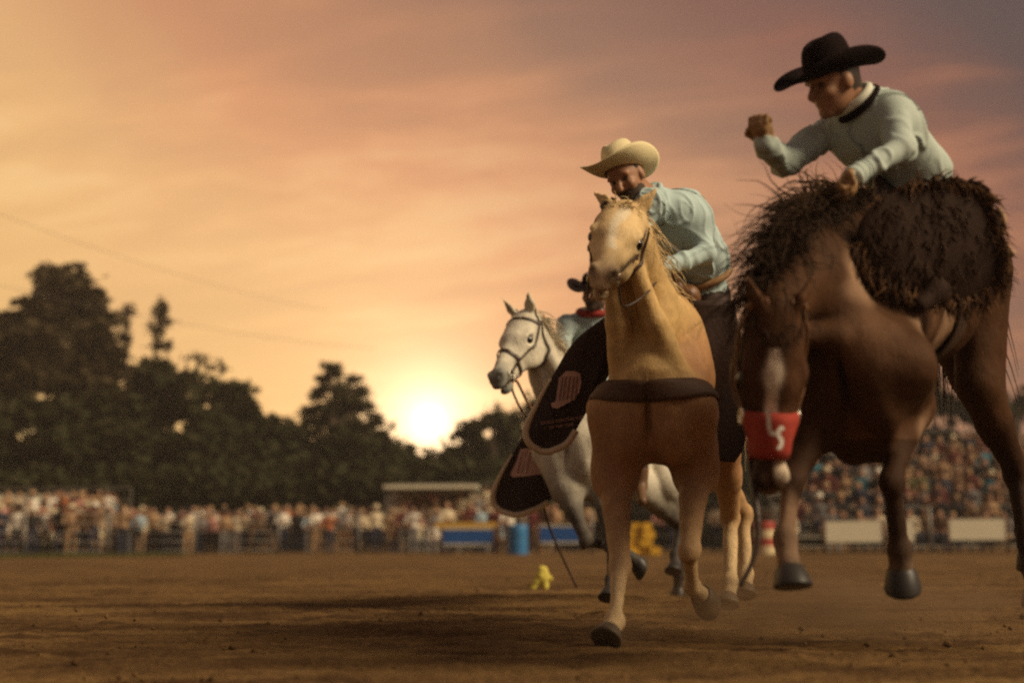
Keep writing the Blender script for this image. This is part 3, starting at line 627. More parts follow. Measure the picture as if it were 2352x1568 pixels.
class Horse:
    def __init__(s, label, J, pal, fw, up=(0, 0, 1), head=None, scale=1.0, k_leg=1.0):
        s.J = J; f, l, u = frame(fw, np.asarray(up, float)); s.f, s.l, s.u = f, l, u; S = s.S = Sdf(); g_ = scale; pal.setdefault(8, pal[0]); s.pal = pal; s.g = g_
        W_, C_ = J['withers'], J['croup']
        R = np.stack([f, l, u])
        B0 = W_ + f * .22 * g_ - u * .40 * g_; B1 = lerp(W_, C_, .45) - u * .40 * g_; B2 = C_ - u * .27 * g_ + f * .02
        s.B0, s.B1, s.B2 = B0, B1, B2
        S.ell(B0, np.array([.28, .215, .30]) * g_, R, .06, 0)
        S.cone(B0 - u * .03, B1, .255 * g_, .285 * g_, .08, 0, l, .93); S.cone(B1, B2, .275 * g_, .225 * g_, .1, 0, l, .98)
        S.ell(B2 + u * .02, np.array([.27, .245, .25]) * g_, R, .1, 0)
        S.cone(W_ - u * .03 - f * .16, W_ + f * .12 - u * .05, .07 * g_, .07 * g_, .14, 0); S.cone(W_ - u * .10, C_ - u * .12, .12 * g_, .12 * g_, .12, 0)
        # chest: two breast muscles with a groove, points of the shoulder
        cf = J['chest']
        for sg in (-1, 1):
            S.ell(cf + l * .100 * sg - u * .08 + f * .005, np.array([.13, .095, .19]) * g_, R, .03, 0)
            if J.get('deep', True): S.ell(cf + l * .055 * sg - u * .24 - f * .12, np.array([.13, .09, .13]) * g_, R, .05, 0)
            S.cone(W_ + l * .065 * sg - u * .14, cf + l * .170 * sg - f * .03 - u * .02, .075 * g_, .10 * g_, .06, 0)
        S.cone(cf - u * .06 - f * .05, B0, .17 * g_, .22 * g_, .06, 0); S.cone(cf - u * (.20 if J.get('deep', True) else .13) - f * .14, B0 - u * .12, .11 * g_, .18 * g_, .08, 0)
        # neck
        poll = J['poll']; nb = W_ + f * .16 - u * .20; mid = J.get('neck', lerp(nb, poll, .5)); na = nrm(np.cross(poll - nb, l)); lat = J.get('neck_lat', l)
        nw = J.get('neck_w', 1.0); S.cone(nb + f * .02, mid, .205 * g_, .155 * g_, .09, 8, lat, .72 * nw); S.cone(mid, poll - nrm(poll - mid) * .03, .15 * g_, .098 * g_, .07, 8, lat, .80 * nw)
        S.cone(cf + u * .12 - f * .01, lerp(mid, cf + u * .14, .4), .165 * g_, .115 * g_, .12, 8, lat, .92)
        S.ell(cf + f * .125 * g_ - u * .10, (.05, .011, .17), R, .03, 0, -1)
        # legs
        for i, (sg, side) in enumerate(((1, 'L'), (-1, 'R'))):
            sh = cf + l * .175 * sg - f * .04; e, kn, fe, ho = [J['F' + side][j] for j in range(4)]
            S.cone(sh, e, .115 * g_, .105 * g_, .09, 0); ax = nrm(np.cross(kn - e, l)); m = lerp(e, kn, .35)
            S.cone(e, m, .096 * g_, .068 * g_, .08, 0, l, .85); S.cone(m, kn, .064 * g_, .040 * g_, .03, 1); S.ell(kn, np.array([.044, .046, .058]) * g_, np.stack([nrm(np.cross(l, kn - e)), l, nrm(kn - e)]), .03, 1)
            S.cone(kn, fe, .034 * g_, .030 * g_, .025, 2); back = nrm(np.cross(nrm(fe - kn), l)); S.cone(lerp(kn, fe, .15) + back * .018, fe + back * .016, .017, .019, .012, 2); S.ell(fe, np.array([.041, .040, .046]) * g_, None, .02, 2)
            S.cone(fe, lerp(fe, ho, .7), .037 * g_, .045 * g_, .02, 3)
            hp = B2 + l * .13 * sg - u * .02; st, hk, hf, hh = [J['H' + side][j] for j in range(4)]
            S.cone(hp, st, .20 * g_, .12 * g_, .09, 0, l, .75); S.cone(hp - f * .08, lerp(st, hk, .3), .15 * g_, .09 * g_, .08, 0, l, .75)
            S.cone(st, lerp(st, hk, .5), .11 * g_, .08 * g_, .05, 0, l, .85); S.cone(lerp(st, hk, .45), hk, .08 * g_, .052 * g_, .04, 1); S.ell(hk, np.array([.06, .05, .065]) * g_, None, .03, 1)
            S.cone(hk, hf, .046 * g_, .038 * g_, .03, 2); S.ell(hf, .047 * g_, None, .025, 2); S.cone(hf, lerp(hf, hh, .7), .038 * g_, .046 * g_, .02, 3)
        # head
        hx, hy, hz = frame(J['head_f'], J['head_u']); s.h = (hx, hy, hz); HR = np.stack([hx, hy, hz]); hs = J.get('head_s', 1.0); s.hs = hs
        H = lambda x, y, z: poll + hs * (hx * x + hy * y + hz * z); s.H = H; e_ = lambda *r: np.array(r) * hs
        S.ell(H(.10, 0, -.05), e_(.15, .095, .10), HR, .05, 4); S.cone(H(.06, 0, -.03), H(.22, 0, -.035), .085 * hs, .080 * hs, .04, 4, hy, 1.18)
        S.cone(H(.20, 0, -.035), H(.50, 0, -.055), .072 * hs, .038 * hs, .035, 4, hy, .9); S.cone(H(.22, 0, -.065), H(.50, 0, -.085), .075 * hs, .046 * hs, .035, 4, hy, .9)
        for sg in (-1, 1):
            S.ell(H(.165, .05 * sg, -.125), e_(.125, .047, .115), HR, .03, 4); S.cone(H(.23, .075 * sg, -.065), H(.37, .058 * sg, -.072), .022 * hs, .014 * hs, .03, 4)
            S.ell(H(.190, .090 * sg, -.022), e_(.052, .028, .024), HR, .02, 4); S.ell(H(.225, .088 * sg, -.064), e_(.03, .02, .016), HR, .02, 4); S.ell(H(.208, .112 * sg, -.044), e_(.038, .028, .026), HR, .010, 4, -1)
            S.ell(H(.530, .040 * sg, -.055), e_(.044, .024, .034), HR, .016, 5); S.ell(H(.572, .049 * sg, -.052), e_(.032, .019, .024), HR, .008, 7, -1)
        S.cone(H(.17, 0, -.17), H(.46, 0, -.125), .06 * hs, .037 * hs, .05, 4); S.ell(H(.515, 0, -.08), e_(.062, .048, .05), HR, .025, 5)
        S.ell(H(.55, 0, -.105), e_(.042, .044, .028), HR, .02, 5); S.ell(H(.505, 0, -.168), e_(.052, .036, .026), HR, .02, 5); S.ell(H(.56, 0, -.140), e_(.075, .07, .010), HR, .008, 7, -1)
        for sg, key in ((1, 'earL'), (-1, 'earR')):
            d = J.get(key, (-.25, .35 * sg, 1.0)); dv = nrm(hx * d[0] + hy * d[1] + hz * d[2]); b = H(.01, .052 * sg, .025); t_ = b + dv * .15 * hs; op = nrm(np.cross(dv, hy) * -.2 + hx * .9 + hy * .35 * sg); op = nrm(op - dv * np.dot(op, dv)); sd = np.cross(dv, op)
            S.cone(b - dv * .02, lerp(b, t_, .4), .028 * hs, .034 * hs, .02, 6, op, .6); S.cone(lerp(b, t_, .4), t_, .033 * hs, .006 * hs, .012, 6, op, .6)
            S.ell(lerp(b, t_, .42) + op * .022, (.055 * hs, .014, .018), np.stack([dv, op, sd]), .01, 6, -1)
        for sg in (-1, 1):      # the long neck muscles that frame the throat
            S.cone(H(.05, .045 * sg, -.13), lerp(H(.05, .045 * sg, -.13), cf + l * .115 * sg + u * .10, .55), .035 * g_, .055 * g_, .025, 8); S.cone(lerp(H(.05, .045 * sg, -.13), cf + l * .115 * sg + u * .10, .55), cf + l * .115 * sg + u * .10 - f * .01, .055 * g_, .08 * g_, .03, 8)
        s.SH = Sdf(); s.SH.p = [p for p in S.p if p[6] in (4, 5, 6, 7)]
        s.root = empty('horse', (B1[0], B1[1], 0), label, 'horse')
    def build(s, paint=None, vox=.0105, hoof=None, coat=None):
        S = s.S; V, Q = S.poly(vox, lambda V: .007 * vnoise(V * np.array([1, 1, .6]), 6.5, 5) + .003 * vnoise(V, 14, 7) + .0018 * vnoise(V, 27, 6)); C = S.colors(V, s.pal, s.J.get('tau', .014))
        if paint: C = paint(V, C)
        o = mesh_np('body', V, Q, s.root, (coat or M_COAT,)); at = o.data.color_attributes.new('coat', 'FLOAT_COLOR', 'POINT'); at.data.foreach_set('color', np.concatenate([np.clip(C, 0, 1), np.ones((len(C), 1))], 1).astype(np.float32).ravel())
        H, hs = s.H, s.hs
        for sg in (-1, 1):
            bm = bmesh.new(); bmesh.ops.create_uvsphere(bm, u_segments=20, v_segments=14, radius=.029 * hs); me = bpy.data.meshes.new('eye'); bm.to_mesh(me); bm.free(); me.materials.append(M_EYE); me.polygons.foreach_set('use_smooth', [True] * len(me.polygons))
            c = H(.208, .091 * sg, -.044); me.transform(Matrix.Translation(Vector(c))); link(bpy.data.objects.new('eye', me), s.root)
        for side in ('FL', 'FR', 'HL', 'HR'):
            fe, ho = s.J[side][2], s.J[side][3]; d = nrm(ho - fe); fwd = s.J[side][4] if len(s.J[side]) > 4 else s.f
            fwd = nrm(fwd - d * np.dot(fwd, d)); sd = np.cross(d, fwd); V = []; F = []; seg = 20; c0 = lerp(fe, ho, .62); st = []
            for t, r in ((0, .046), (.15, .052), (.9, .066), (1.0, .064), (1.0, .05)): st.append((t, r))
            for t, r in st:
                for k in range(seg):
                    a = k * math.tau / seg; q = c0 + d * (t * .075) * (1 + .25 * math.cos(a) * t) + fwd * (math.cos(a) * r * 1.1 + .018 * t) + sd * math.sin(a) * r; V.append(q)
            for i in range(len(st) - 1):
                for k in range(seg): F.append([i * seg + k, i * seg + (k + 1) % seg, (i + 1) * seg + (k + 1) % seg, (i + 1) * seg + k])
            F.append([(len(st) - 1) * seg + k for k in range(seg)]); mesh('hoof', V, F, hoof or M_HOOF, s.root)
        return o
    def band(s, name, pts, width, m, parent, level=.004, closed=False, n=60, thick=.006, S=None):
        """a strap that follows the skin"""
        pts = [np.asarray(p, float) for p in pts]
        X = catmull(pts + ([pts[0]] if closed else []), n)
        if closed: X = X[:-1]
        S = S or s.S; X = S.project(X, level); N = S.grad(X); T = np.roll(X, -1, 0) - np.roll(X, 1, 0)
        if not closed: T[0] = X[1] - X[0]; T[-1] = X[-1] - X[-2]
        T /= np.linalg.norm(T, axis=1, keepdims=True) + 1e-9; B = np.cross(T, N); B /= np.linalg.norm(B, axis=1, keepdims=True) + 1e-9
        k = len(X); V = []; F = []; w = width / 2
        prof = [(-w, 0), (-w, thick * .7), (-w * .6, thick), (w * .6, thick), (w, thick * .7), (w, 0)]
        rows = [S.project(X + B * a, level, 2) + N * b for a, b in prof]; m_ = len(prof); V = np.stack(rows, 1).reshape(-1, 3)
        for i in range(k if closed else k - 1):
            j = (i + 1) % k
            for q in range(m_): F.append([i * m_ + q, i * m_ + (q + 1) % m_, j * m_ + (q + 1) % m_, j * m_ + q])
        if not closed: F.append(list(range(m_))[::-1]); F.append([(k - 1) * m_ + q for q in range(m_)])
        return mesh(name, V, F, m, parent)
    def ring(s, x, c=(-.075), r=.12, tilt=0.0, n=12):
        """points around the head at station x"""
        return [s.H(x + tilt * math.cos(a), r * math.sin(a), c + r * math.cos(a)) for a in np.linspace(0, math.tau, n + 1)[:-1]]

def bridle(h, label, m, noseband=True, wd=1.0):
    """browband, cheek straps, noseband, throat latch and bit rings"""
    root = empty('bridle', h.root.location, label, 'bridle'); H = h.H
    h.band('crown_strap', [H(.19, .12, -.10), H(.08, .13, -.05), H(-.01, .10, .02), H(-.035, 0, .07), H(-.01, -.10, .02), H(.08, -.13, -.05), H(.19, -.12, -.10)], .022 * wd, m, root, S=h.SH)
    if noseband: h.band('brow_band', [H(.06, .13, -.04), H(.09, .10, .04), H(.10, 0, .06), H(.09, -.10, .04), H(.06, -.13, -.04)], .02 * wd, m, root, S=h.SH)
    for sg in (-1, 1):
        h.band('cheek_strap', [H(.19, .12 * sg, -.10), H(.30, .12 * sg, -.10), H(.46, .09 * sg, -.10)], .02 * wd, m, root, S=h.SH)
        r = MB(); c = h.SH.project(np.array([H(.47, .09 * sg, -.11)]), .012)[0]; r.tube([c + .028 * (math.cos(a) * h.h[0] + math.sin(a) * h.h[2]) for a in np.linspace(0, math.tau, 17)], .005, 6); r.build('bit_ring', M_SILVER, root, True)
        b = MB(); c = h.SH.project(np.array([H(.20, .12 * sg, -.10)]), .008)[0]; b.box(c, (.035, .012, .03), np.stack([h.h[0], h.h[1], h.h[2]])); b.build('buckle', M_SILVER, root)
    if noseband: h.band('nose_band', h.ring(.37), .024, m, root, closed=True, S=h.SH)
    h.band('throat_latch', [H(.02, .12, -.03), H(.08, .11, -.18), H(.10, 0, -.27), H(.08, -.11, -.18), H(.02, -.12, -.03)], .016, m, root, .006)
    return root
G = lambda px, py, Y: P(px, py, Y)

# ------------------------------------------------------------------ palomino (middle, galloping at the camera)
def palomino():
    fw = nrm((-.25, -.968, 0)); em = P(1413, 553, 5.98); hx = nrm((-.21, -.81, -.53)); hu0 = np.array([.14, -.46, .87]) ; 
    hx_, hy_, hz_ = frame(hx, hu0); poll = em - hx_ * .205 + hz_ * .045
    J = dict(withers=P(1538, 692, 6.98), croup=P(1618, 745, 8.05), chest=P(1497, 935, 6.33), poll=poll, head_f=hx, head_u=hu0, neck=P(1478, 700, 6.45), neck_w=1.25, tau=.035, deep=False, head_s=1.0, earL=(-.45, .40, .55), earR=(-.9, -.8, .12),
             neck_lat=nrm((.95, -.3, 0)),
             FR=[P(1412, 1092, 6.45), P(1424, 1300, 6.20), P(1412, 1424, 5.98), P(1394, 1466, 5.88), nrm((-.2, -.95, .1))],
             FL=[P(1597, 1085, 6.50), P(1583, 1264, 6.15), P(1590, 1345, 6.36), P(1620, 1376, 6.47), nrm((.2, -.3, -.9))],
             HL=[P(1665, 1000, 7.75), P(1677, 1190, 8.25), P(1677, 1338, 8.08), P(1672, 1388, 7.98)],
             HR=[P(1590, 990, 7.8), P(1708, 1180, 8.4), P(1712, 1320, 8.3), P(1712, 1365, 8.2)])
    c = (.33, .165, .075); pal = {0: c, 1: (.40, .235, .11), 2: (.52, .37, .20), 3: (.52, .38, .22), 4: (.66, .47, .24), 5: (.48, .34, .21), 6: (.60, .42, .21), 7: (.015, .011, .009), 8: (.54, .35, .145)}  # body darker and redder than head and neck: shade put into the coat colour
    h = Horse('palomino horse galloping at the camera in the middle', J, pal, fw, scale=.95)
    def paint(V, C):
        q = (V - poll) / h.hs; x, y, z = q @ h.h[0], q @ h.h[1], q @ h.h[2]
        w = np.exp(-((y - .012 * np.sin(x * 18)) / (.020 + .012 * np.clip(1 - abs(x - .14) / .1, 0, 1))) ** 4) * ((x > .05) & (x < .40) & (z > -.05) & (z < .2)); C = C * (1 - w[:, None]) + np.array([.74, .62, .44]) * w[:, None]
        m = np.clip((x - .47) / .09, 0, 1) * ((abs(y) < .12) & (z < .05) & (z > -.25) & (x < .7)); C = C * (1 - .15 * m[:, None]) + np.array([.12, .07, .045]) * .15 * m[:, None]
        n_ = np.zeros(len(V))
        for sg in (-1, 1): n_ = np.maximum(n_, np.exp(-(((x - .572) / .034) ** 2 + ((y - .046 * sg) / .019) ** 2 + ((z + .052) / .024) ** 2)))
        C = C * (1 - n_[:, None]) + np.array([.012, .009, .008]) * n_[:, None]
        e = np.zeros(len(V))
        for sg in (-1, 1): e = np.maximum(e, np.exp(-(((x - .208) / .036) ** 2 + ((y - .09 * sg) / .03) ** 2 + ((z + .044) / .026) ** 2)))
        return C * (1 - .8 * e[:, None]) + np.array([.06, .035, .02]) * .8 * e[:, None]
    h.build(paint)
    hair = mat('flaxen_hair', (.56, .42, .22), .6, .35, 30)
    rt = []; dr = []
    for t in np.linspace(0, 1, 420):
        b = lerp(J['poll'] + h.h[2] * .02 - h.h[0] * .02, J['withers'], t ** 1.0) * 1.0; m = 4 * t * (1 - t); b = b + (J['neck'] - lerp(J['poll'], J['withers'], .5)) * m * .6 + np.array([0, 0, .10]) * m; rt.append(b + RNG.normal(0, .012, 3)); dr.append(nrm(np.array([.75, .35, .15]) + RNG.normal(0, .15, 3)))
    locks(rt, dr, .20, .0055, 6, 1.4, .25).build('mane', hair, h.root, True)
    rt = [h.H(.02 + .03 * RNG.random(), RNG.normal(0, .025), .035) for _ in range(130)]
    locks(rt, [h.h[0] * (-.1 + .5 * RNG.random()) + h.h[2] * .5 + h.h[1] * RNG.normal(0, .5) + np.array([0, 0, .25]) for _ in rt], .085, .004, 5, 1.1, .5).build('forelock', hair, h.root, True)
    d = J['croup'] - fw * .26 - np.array([0, 0, .08]); locks([d + RNG.normal(0, .025, 3) for _ in range(90)], [nrm(-fw * .9 + np.array([0, 0, .25]))] * 90, .75, .012, 8, 1.3, .25).build('tail', hair, h.root, True)
    br = bridle(h, 'thin dark bridle on the palomino head', M_LEATHER, False, 1.0)
    # breast collar across the chest
    f, l, u = h.f, h.l, h.u; cc = J['chest']
    rootc = empty('breast_collar', (cc[0], cc[1], 0), 'wide brown leather breast collar across the palomino chest', 'breast collar')
    pts = [cc + l * .30 * a + f * (.16 - .22 * abs(a) ** 2) + u * (.055 + .03 * abs(a) + .0 * a) for a in np.linspace(-1.3, 1.3, 11)]
    h.band('strap', pts, .10, mat('collar_leather', (.075, .036, .02), .6, .3, 15, .3, 60, .2), rootc, .002, n=70, thick=.006)
    # reins from the bit to the rider's hand
    b0 = h.S.project(np.array([h.H(.475, .09, -.12)]), .02)[0]
    for sg, pts in ((1, [P(1432, 702, 5.98), P(1478, 680, 6.10), P(1512, 640, 6.32), P(1512, 616, 6.66)]), (-1, [P(1352, 690, 6.1), P(1385, 640, 6.35), P(1470, 618, 6.62)])):
        bq = h.SH.project(np.array([h.H(.475, .09 * sg, -.13)]), .015)[0]; MB().tube(catmull([bq] + pts, 30), .005, 6).build('rein', M_LEATHER, br, True)
    return h, J
PAL_H, PAL_J = palomino()

# ------------------------------------------------------------------ bucking bay horse (right, airborne)
def bronc():
    fw = nrm((-.508, -.861, -.20)); up = nrm((-.10, -.17, .98))
    hx = nrm((-.03, .02, -1.0)); hu0 = np.array([.06, -1.0, -.02])
    poll = P(1782, 722, 4.74)
    J = dict(withers=P(2000, 480, 5.46), croup=P(2168, 488, 6.32), chest=P(1955, 850, 5.06), poll=poll, head_f=hx, head_u=hu0, neck=P(1868, 610, 5.06), neck_lat=nrm((.75, -.6, .1)), head_s=1.03,
             earL=(-1.0, .45, .15), earR=(-1.0, -.45, .15),
             FR=[P(1872, 965, 5.15), P(1820, 1105, 4.96), P(1803, 1238, 4.88), P(1820, 1348, 4.80), nrm((0, -.8, -.5))],
             FL=[P(2085, 930, 5.30), P(2048, 1108, 5.02), P(2066, 1258, 5.10), P(2072, 1332, 5.12), nrm((-.2, -.9, -.3))],
             HL=[P(2244, 880, 6.20), P(2336, 1090, 6.45), P(2364, 1300, 6.3), P(2385, 1385, 6.2)],
             HR=[P(2230, 860, 6.5), P(2325, 1050, 6.95), P(2350, 1220, 7.0), P(2366, 1290, 7.0)])
    c = (.060, .026, .011); pal = {0: c, 1: (.040, .018, .009), 2: (.040, .022, .014), 3: (.13, .085, .055), 4: (.065, .028, .013), 5: (.045, .024, .016), 6: (.09, .04, .018), 7: (.01, .008, .007)}
    h = Horse('dark bay bucking horse in mid-air at right with its head hanging', J, pal, fw, up, scale=.93)
    def paint(V, C):
        q = (V - poll) / h.hs; x, y, z = q @ h.h[0], q @ h.h[1], q @ h.h[2]; hd = (z > -.06) & (z < .2) & (abs(y) < .1)
        w = np.exp(-((y + .018 + .05 * (x - .2) * (x < .24)) / (.019 + .014 * np.clip(1 - abs(x - .2) / .06, 0, 1))) ** 4) * (hd & (x > .12) & (x < .37)); C = C * (1 - w[:, None]) + np.array([.66, .54, .42]) * w[:, None]
        w = np.clip(1 - ((x - .50) / .065) ** 2 - ((y - .035) / .038) ** 2, 0, 1) ** .5 * (z > -.13); C = C * (1 - w[:, None]) + np.array([.55, .44, .33]) * w[:, None]
        for sg in (-1, 1):
            n_ = np.exp(-(((x - .572) / .034) ** 2 + ((y - .046 * sg) / .019) ** 2 + ((z + .052) / .024) ** 2)); C = C * (1 - n_[:, None]) + np.array([.01, .008, .007]) * n_[:, None]
        # random paler dapples on shoulder and ribs, then paler patches at set spots
        d = np.clip(vnoise(V, 5.5, 9) * 1.6 - .25, 0, 1) * (q @ h.h[0] < 10) * (V[:, 2] > .8) * (V[:, 0] > 1.15); C = C * (1 - .45 * d[:, None]) + np.array([.22, .115, .065]) * .45 * d[:, None]
        for pt_, r_ in ((P(1962, 632, 5.0), .07), (P(2088, 800, 5.1), .085), (P(2110, 720, 5.15), .06), (P(2205, 775, 5.5), .09), (P(2090, 985, 5.2), .05), (lerp(J['FR'][2], J['FR'][3], .4), .09)):
            c_ = h.S.project(pt_[None], 0.0, 8)[0]; dd = np.linalg.norm((V - c_) * np.array([1, 1, .6]), axis=1) / r_ + .45 * vnoise(V, 13, 21); w = np.clip(1.4 - dd, 0, 1)[:, None] * .75; C = C * (1 - w) + np.array([.30, .185, .115]) * w
        return C
    h.build(paint, hoof=M_HOOFD, coat=M_COATD)
    hair = mat('dark_brown_hair', (.040, .021, .012), .8, .4, 30, spec=.12); hair2 = mat('lit_mane_hair', (.17, .092, .034), .8, .4, 30, spec=.12)
    rt = []; dr = []; crest = catmull([J['withers'] + (0, 0, .03), lerp(J['withers'], J['neck'], .55) + np.array([0, .03, .15]), J['neck'] + np.array([-.02, 0, .18]), poll + np.array([0, .06, .08])], 60)
    for k in range(3600):
        t = RNG.random(); p = crest[int(t * 59)]; rt.append(p + RNG.normal(0, .022, 3)); dr.append(nrm(np.array([-.75, -.38, -.1]) + RNG.normal(0, .3, 3)))
    locks(rt, dr, .25, .0045, 8, 1.5, .9).build('mane', hair, h.root, True)
    rt = [crest[int(RNG.random() * 42)] + RNG.normal(0, .02, 3) for k in range(420)]
    locks(rt, [nrm(np.array([-.9, -.35, .12]) + RNG.normal(0, .25, 3)) for _ in rt], .13, .004, 7, .8, 1.0).build('mane_top', hair2, h.root, True)  # upper locks in lighter hair: the mane's lit top put into the colour
    rt = [h.H(.0 + .04 * RNG.random(), RNG.normal(0, .035), .03) for _ in range(120)]
    locks(rt, [h.h[0] + h.h[2] * .35 + h.h[1] * RNG.normal(0, .3) for _ in rt], .10, .005, 6, .6, .3).build('forelock', hair, h.root, True)
    d = J['croup'] - h.f * .26 - h.u * .06; locks([d + RNG.normal(0, .03, 3) for _ in range(500)], [nrm(np.array([.05, .6, -.3]) + RNG.normal(0, .12, 3)) for _ in range(500)], .75, .007, 9, 2.0, .3).build('tail', hair, h.root, True)
    # halter with a red fleece nose band lettered L S, and a braided rein
    ro = empty('halter', h.root.location, 'leather bronc halter with a red nose band lettered L S', 'halter'); H = h.H
    red = mat('red_noseband', (.30, .032, .018), .8, .2, 40, .5, 120)
    nb = h.band('nose_band', h.ring(.405), .155, red, ro, .006, True, 64, .012, h.SH)
    for sg in (-1, 1):
        h.band('cheek_strap', [H(.36, .10 * sg, -.08), H(.22, .13 * sg, -.10), H(.09, .13 * sg, -.06), H(-.02, .10 * sg, .0)], .028, M_TAN, ro, .006, S=h.SH, n=30, thick=.009)
        h.band('jaw_strap', [H(.12, .13 * sg, -.09), H(.22, .11 * sg, -.18), H(.37, .08 * sg, -.15)], .022, M_TAN, ro, .012, S=h.SH, n=24, thick=.009)
        c = h.S.project(np.array([H(.33, .1 * sg, -.09)]), .016)[0]; mb = MB(); mb.tube([c + .026 * (math.cos(a) * h.h[0] + math.sin(a) * h.h[2]) for a in np.linspace(0, math.tau, 17)], .006, 6); mb.build('ring', M_SILVER, ro, True)
    h.band('crown_strap', [H(-.02, .10, .0), H(-.045, 0, .06), H(-.02, -.10, .0)], .028, M_TAN, ro, .006, S=h.SH, n=24, thick=.009)
    # letters: flat painted strokes on the band
    wp = mat('white_paint', (.72, .66, .58), .7, .1, 20)
    def stroke(pts, nm):
        X = np.array([H(.405 + x, y * 1.75, .12) for x, y in pts]); X = catmull(list(X), 24)
        for _ in range(1): X = h.SH.project(X, .019, 6)
        T = np.gradient(X, axis=0); N = h.SH.grad(X); B = np.cross(T, N); B /= np.linalg.norm(B, axis=1, keepdims=True); w = .0075; V = np.concatenate([X - B * w, X + B * w]); k = len(X)
        mesh(nm, V, [[i, i + 1, k + i + 1, k + i] for i in range(k - 1)], wp, nb)
    stroke([(-.055, -.046), (-.03, -.046), (.0, -.046)], 'letter'); stroke([(.002, -.046), (.004, -.02), (.004, .004)], 'letter')
    stroke([(-.006, .034), (-.014, .024), (-.008, .010), (.006, .008), (.016, .018), (.026, .032), (.040, .034), (.050, .022), (.046, .006)], 'letter')
    rp = catmull([H(.47, -.05, -.15), P(1737, 1160, 4.82), P(1741, 1230, 4.80), P(1728, 1290, 4.79), P(1700, 1345, 4.78)], 40)
    ro2 = MB(); ro2.tube(rp, list(np.linspace(.012, .009, 40)), 8); o = ro2.build('rein', M_LEATHER, None, True); tag(o, 'braided dark rein hanging from the bucking horse muzzle to the dirt', 'rein')
    return h, J
BR_H, BR_J = bronc()

# ------------------------------------------------------------------ grey horse (behind, left)
def grey():
    fw = nrm((-.36, -.93, 0)); poll = P(1208, 730, 9.45); nose = P(1118, 868, 9.18); hx = nrm(nose - poll + np.array([0, -.16, 0])); hu0 = nrm(np.array([-.55, -.62, .56]))
    J = dict(withers=P(1362, 880, 10.0), croup=P(1452, 890, 11.0), chest=P(1315, 1020, 9.55), poll=poll, head_f=hx, head_u=hu0, neck=P(1262, 860, 9.62), head_s=1.1, neck_lat=nrm((.8, -.55, 0)),
             FR=[P(1300, 1120, 9.55), P(1345, 1240, 9.40), P(1425, 1262, 9.55), P(1480, 1305, 9.62), nrm((.4, .2, -.9))],
             FL=[P(1380, 1110, 9.65), P(1402, 1250, 9.35), P(1404, 1330, 9.1), P(1400, 1372, 9.0)],
             HR=[P(1475, 1120, 10.6), P(1566, 1206, 10.95), P(1552, 1275, 10.75), P(1548, 1312, 10.65)],
             HL=[P(1530, 1110, 10.7), P(1585, 1215, 11.15), P(1560, 1320, 11.2), P(1558, 1365, 11.2)])
    c = (.55, .50, .40); dk = (.05, .042, .036); pal = {0: c, 1: (.16, .13, .10), 2: dk, 3: dk, 4: (.62, .57, .46), 5: (.26, .25, .22), 6: (.60, .55, .42), 7: (.03, .03, .03)}
    h = Horse('pale grey horse with dark legs at left, behind the palomino', J, pal, fw)
    def paint(V, C):
        q = (V - poll) / 1.1; x, y, z = q @ h.h[0], q @ h.h[1], q @ h.h[2]; m = np.clip((x - .43) / .1, 0, 1) * ((x < .7) & (abs(y) < .13) & (z > -.25) & (z < .1)); C = C * (1 - .6 * m[:, None]) + np.array([.17, .175, .155]) * .6 * m[:, None]
        d = np.clip(vnoise(V, 9, 4) - .1, 0, 1) * .5; C = C * (1 - d[:, None] * .4)
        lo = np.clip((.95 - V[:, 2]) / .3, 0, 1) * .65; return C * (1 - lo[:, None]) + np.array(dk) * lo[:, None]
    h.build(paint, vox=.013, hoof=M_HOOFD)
    hair = mat('grey_mane_hair', (.48, .40, .28), .6, .35, 30); crest = catmull([J['withers'] + (0, 0, .02), lerp(J['withers'], J['neck'], .5) + np.array([0, 0, .14]), J['neck'] + np.array([.03, .03, .17]), poll + np.array([.05, .04, .05])], 50)
    rt = [crest[int(RNG.random() * 49)] + RNG.normal(0, .012, 3) for _ in range(600)]; locks(rt, [nrm(np.array([.7, .3, .1]) + RNG.normal(0, .2, 3)) for _ in rt], .22, .0055, 6, 1.3, .25).build('mane', hair, h.root, True)
    rt = [h.H(.03, RNG.normal(0, .025), .035) for _ in range(100)]; locks(rt, [h.h[0] + h.h[2] * .4 for _ in rt], .12, .0045, 5, .8, .3).build('forelock', hair, h.root, True)
    d = J['croup'] - fw * .26; locks([d + RNG.normal(0, .025, 3) for _ in range(70)], [nrm(-fw * .9 + np.array([0, 0, .2]))] * 70, .7, .012, 7, 1.3, .25).build('tail', hair, h.root, True)
    br = bridle(h, 'brown bridle with silver cheek buckle on the grey horse', M_LEATHER)
    bq = h.S.project(np.array([h.H(.475, .09, -.13)]), .015)[0]
    MB().tube(catmull([bq, P(1180, 905, 9.3), P(1222, 960, 9.45), P(1300, 900, 9.85)], 24), .008, 6).build('rein', M_LEATHER, br, True)
    # tie-down strap under the jaw
    MB().tube(catmull([h.H(.40, 0, -.19), P(1190, 880, 9.3), P(1225, 945, 9.42), P(1290, 1010, 9.45)], 20), .010, 6).build('tie_down', M_TAN, br, True)
    return h, J
GR_H, GR_J = grey()
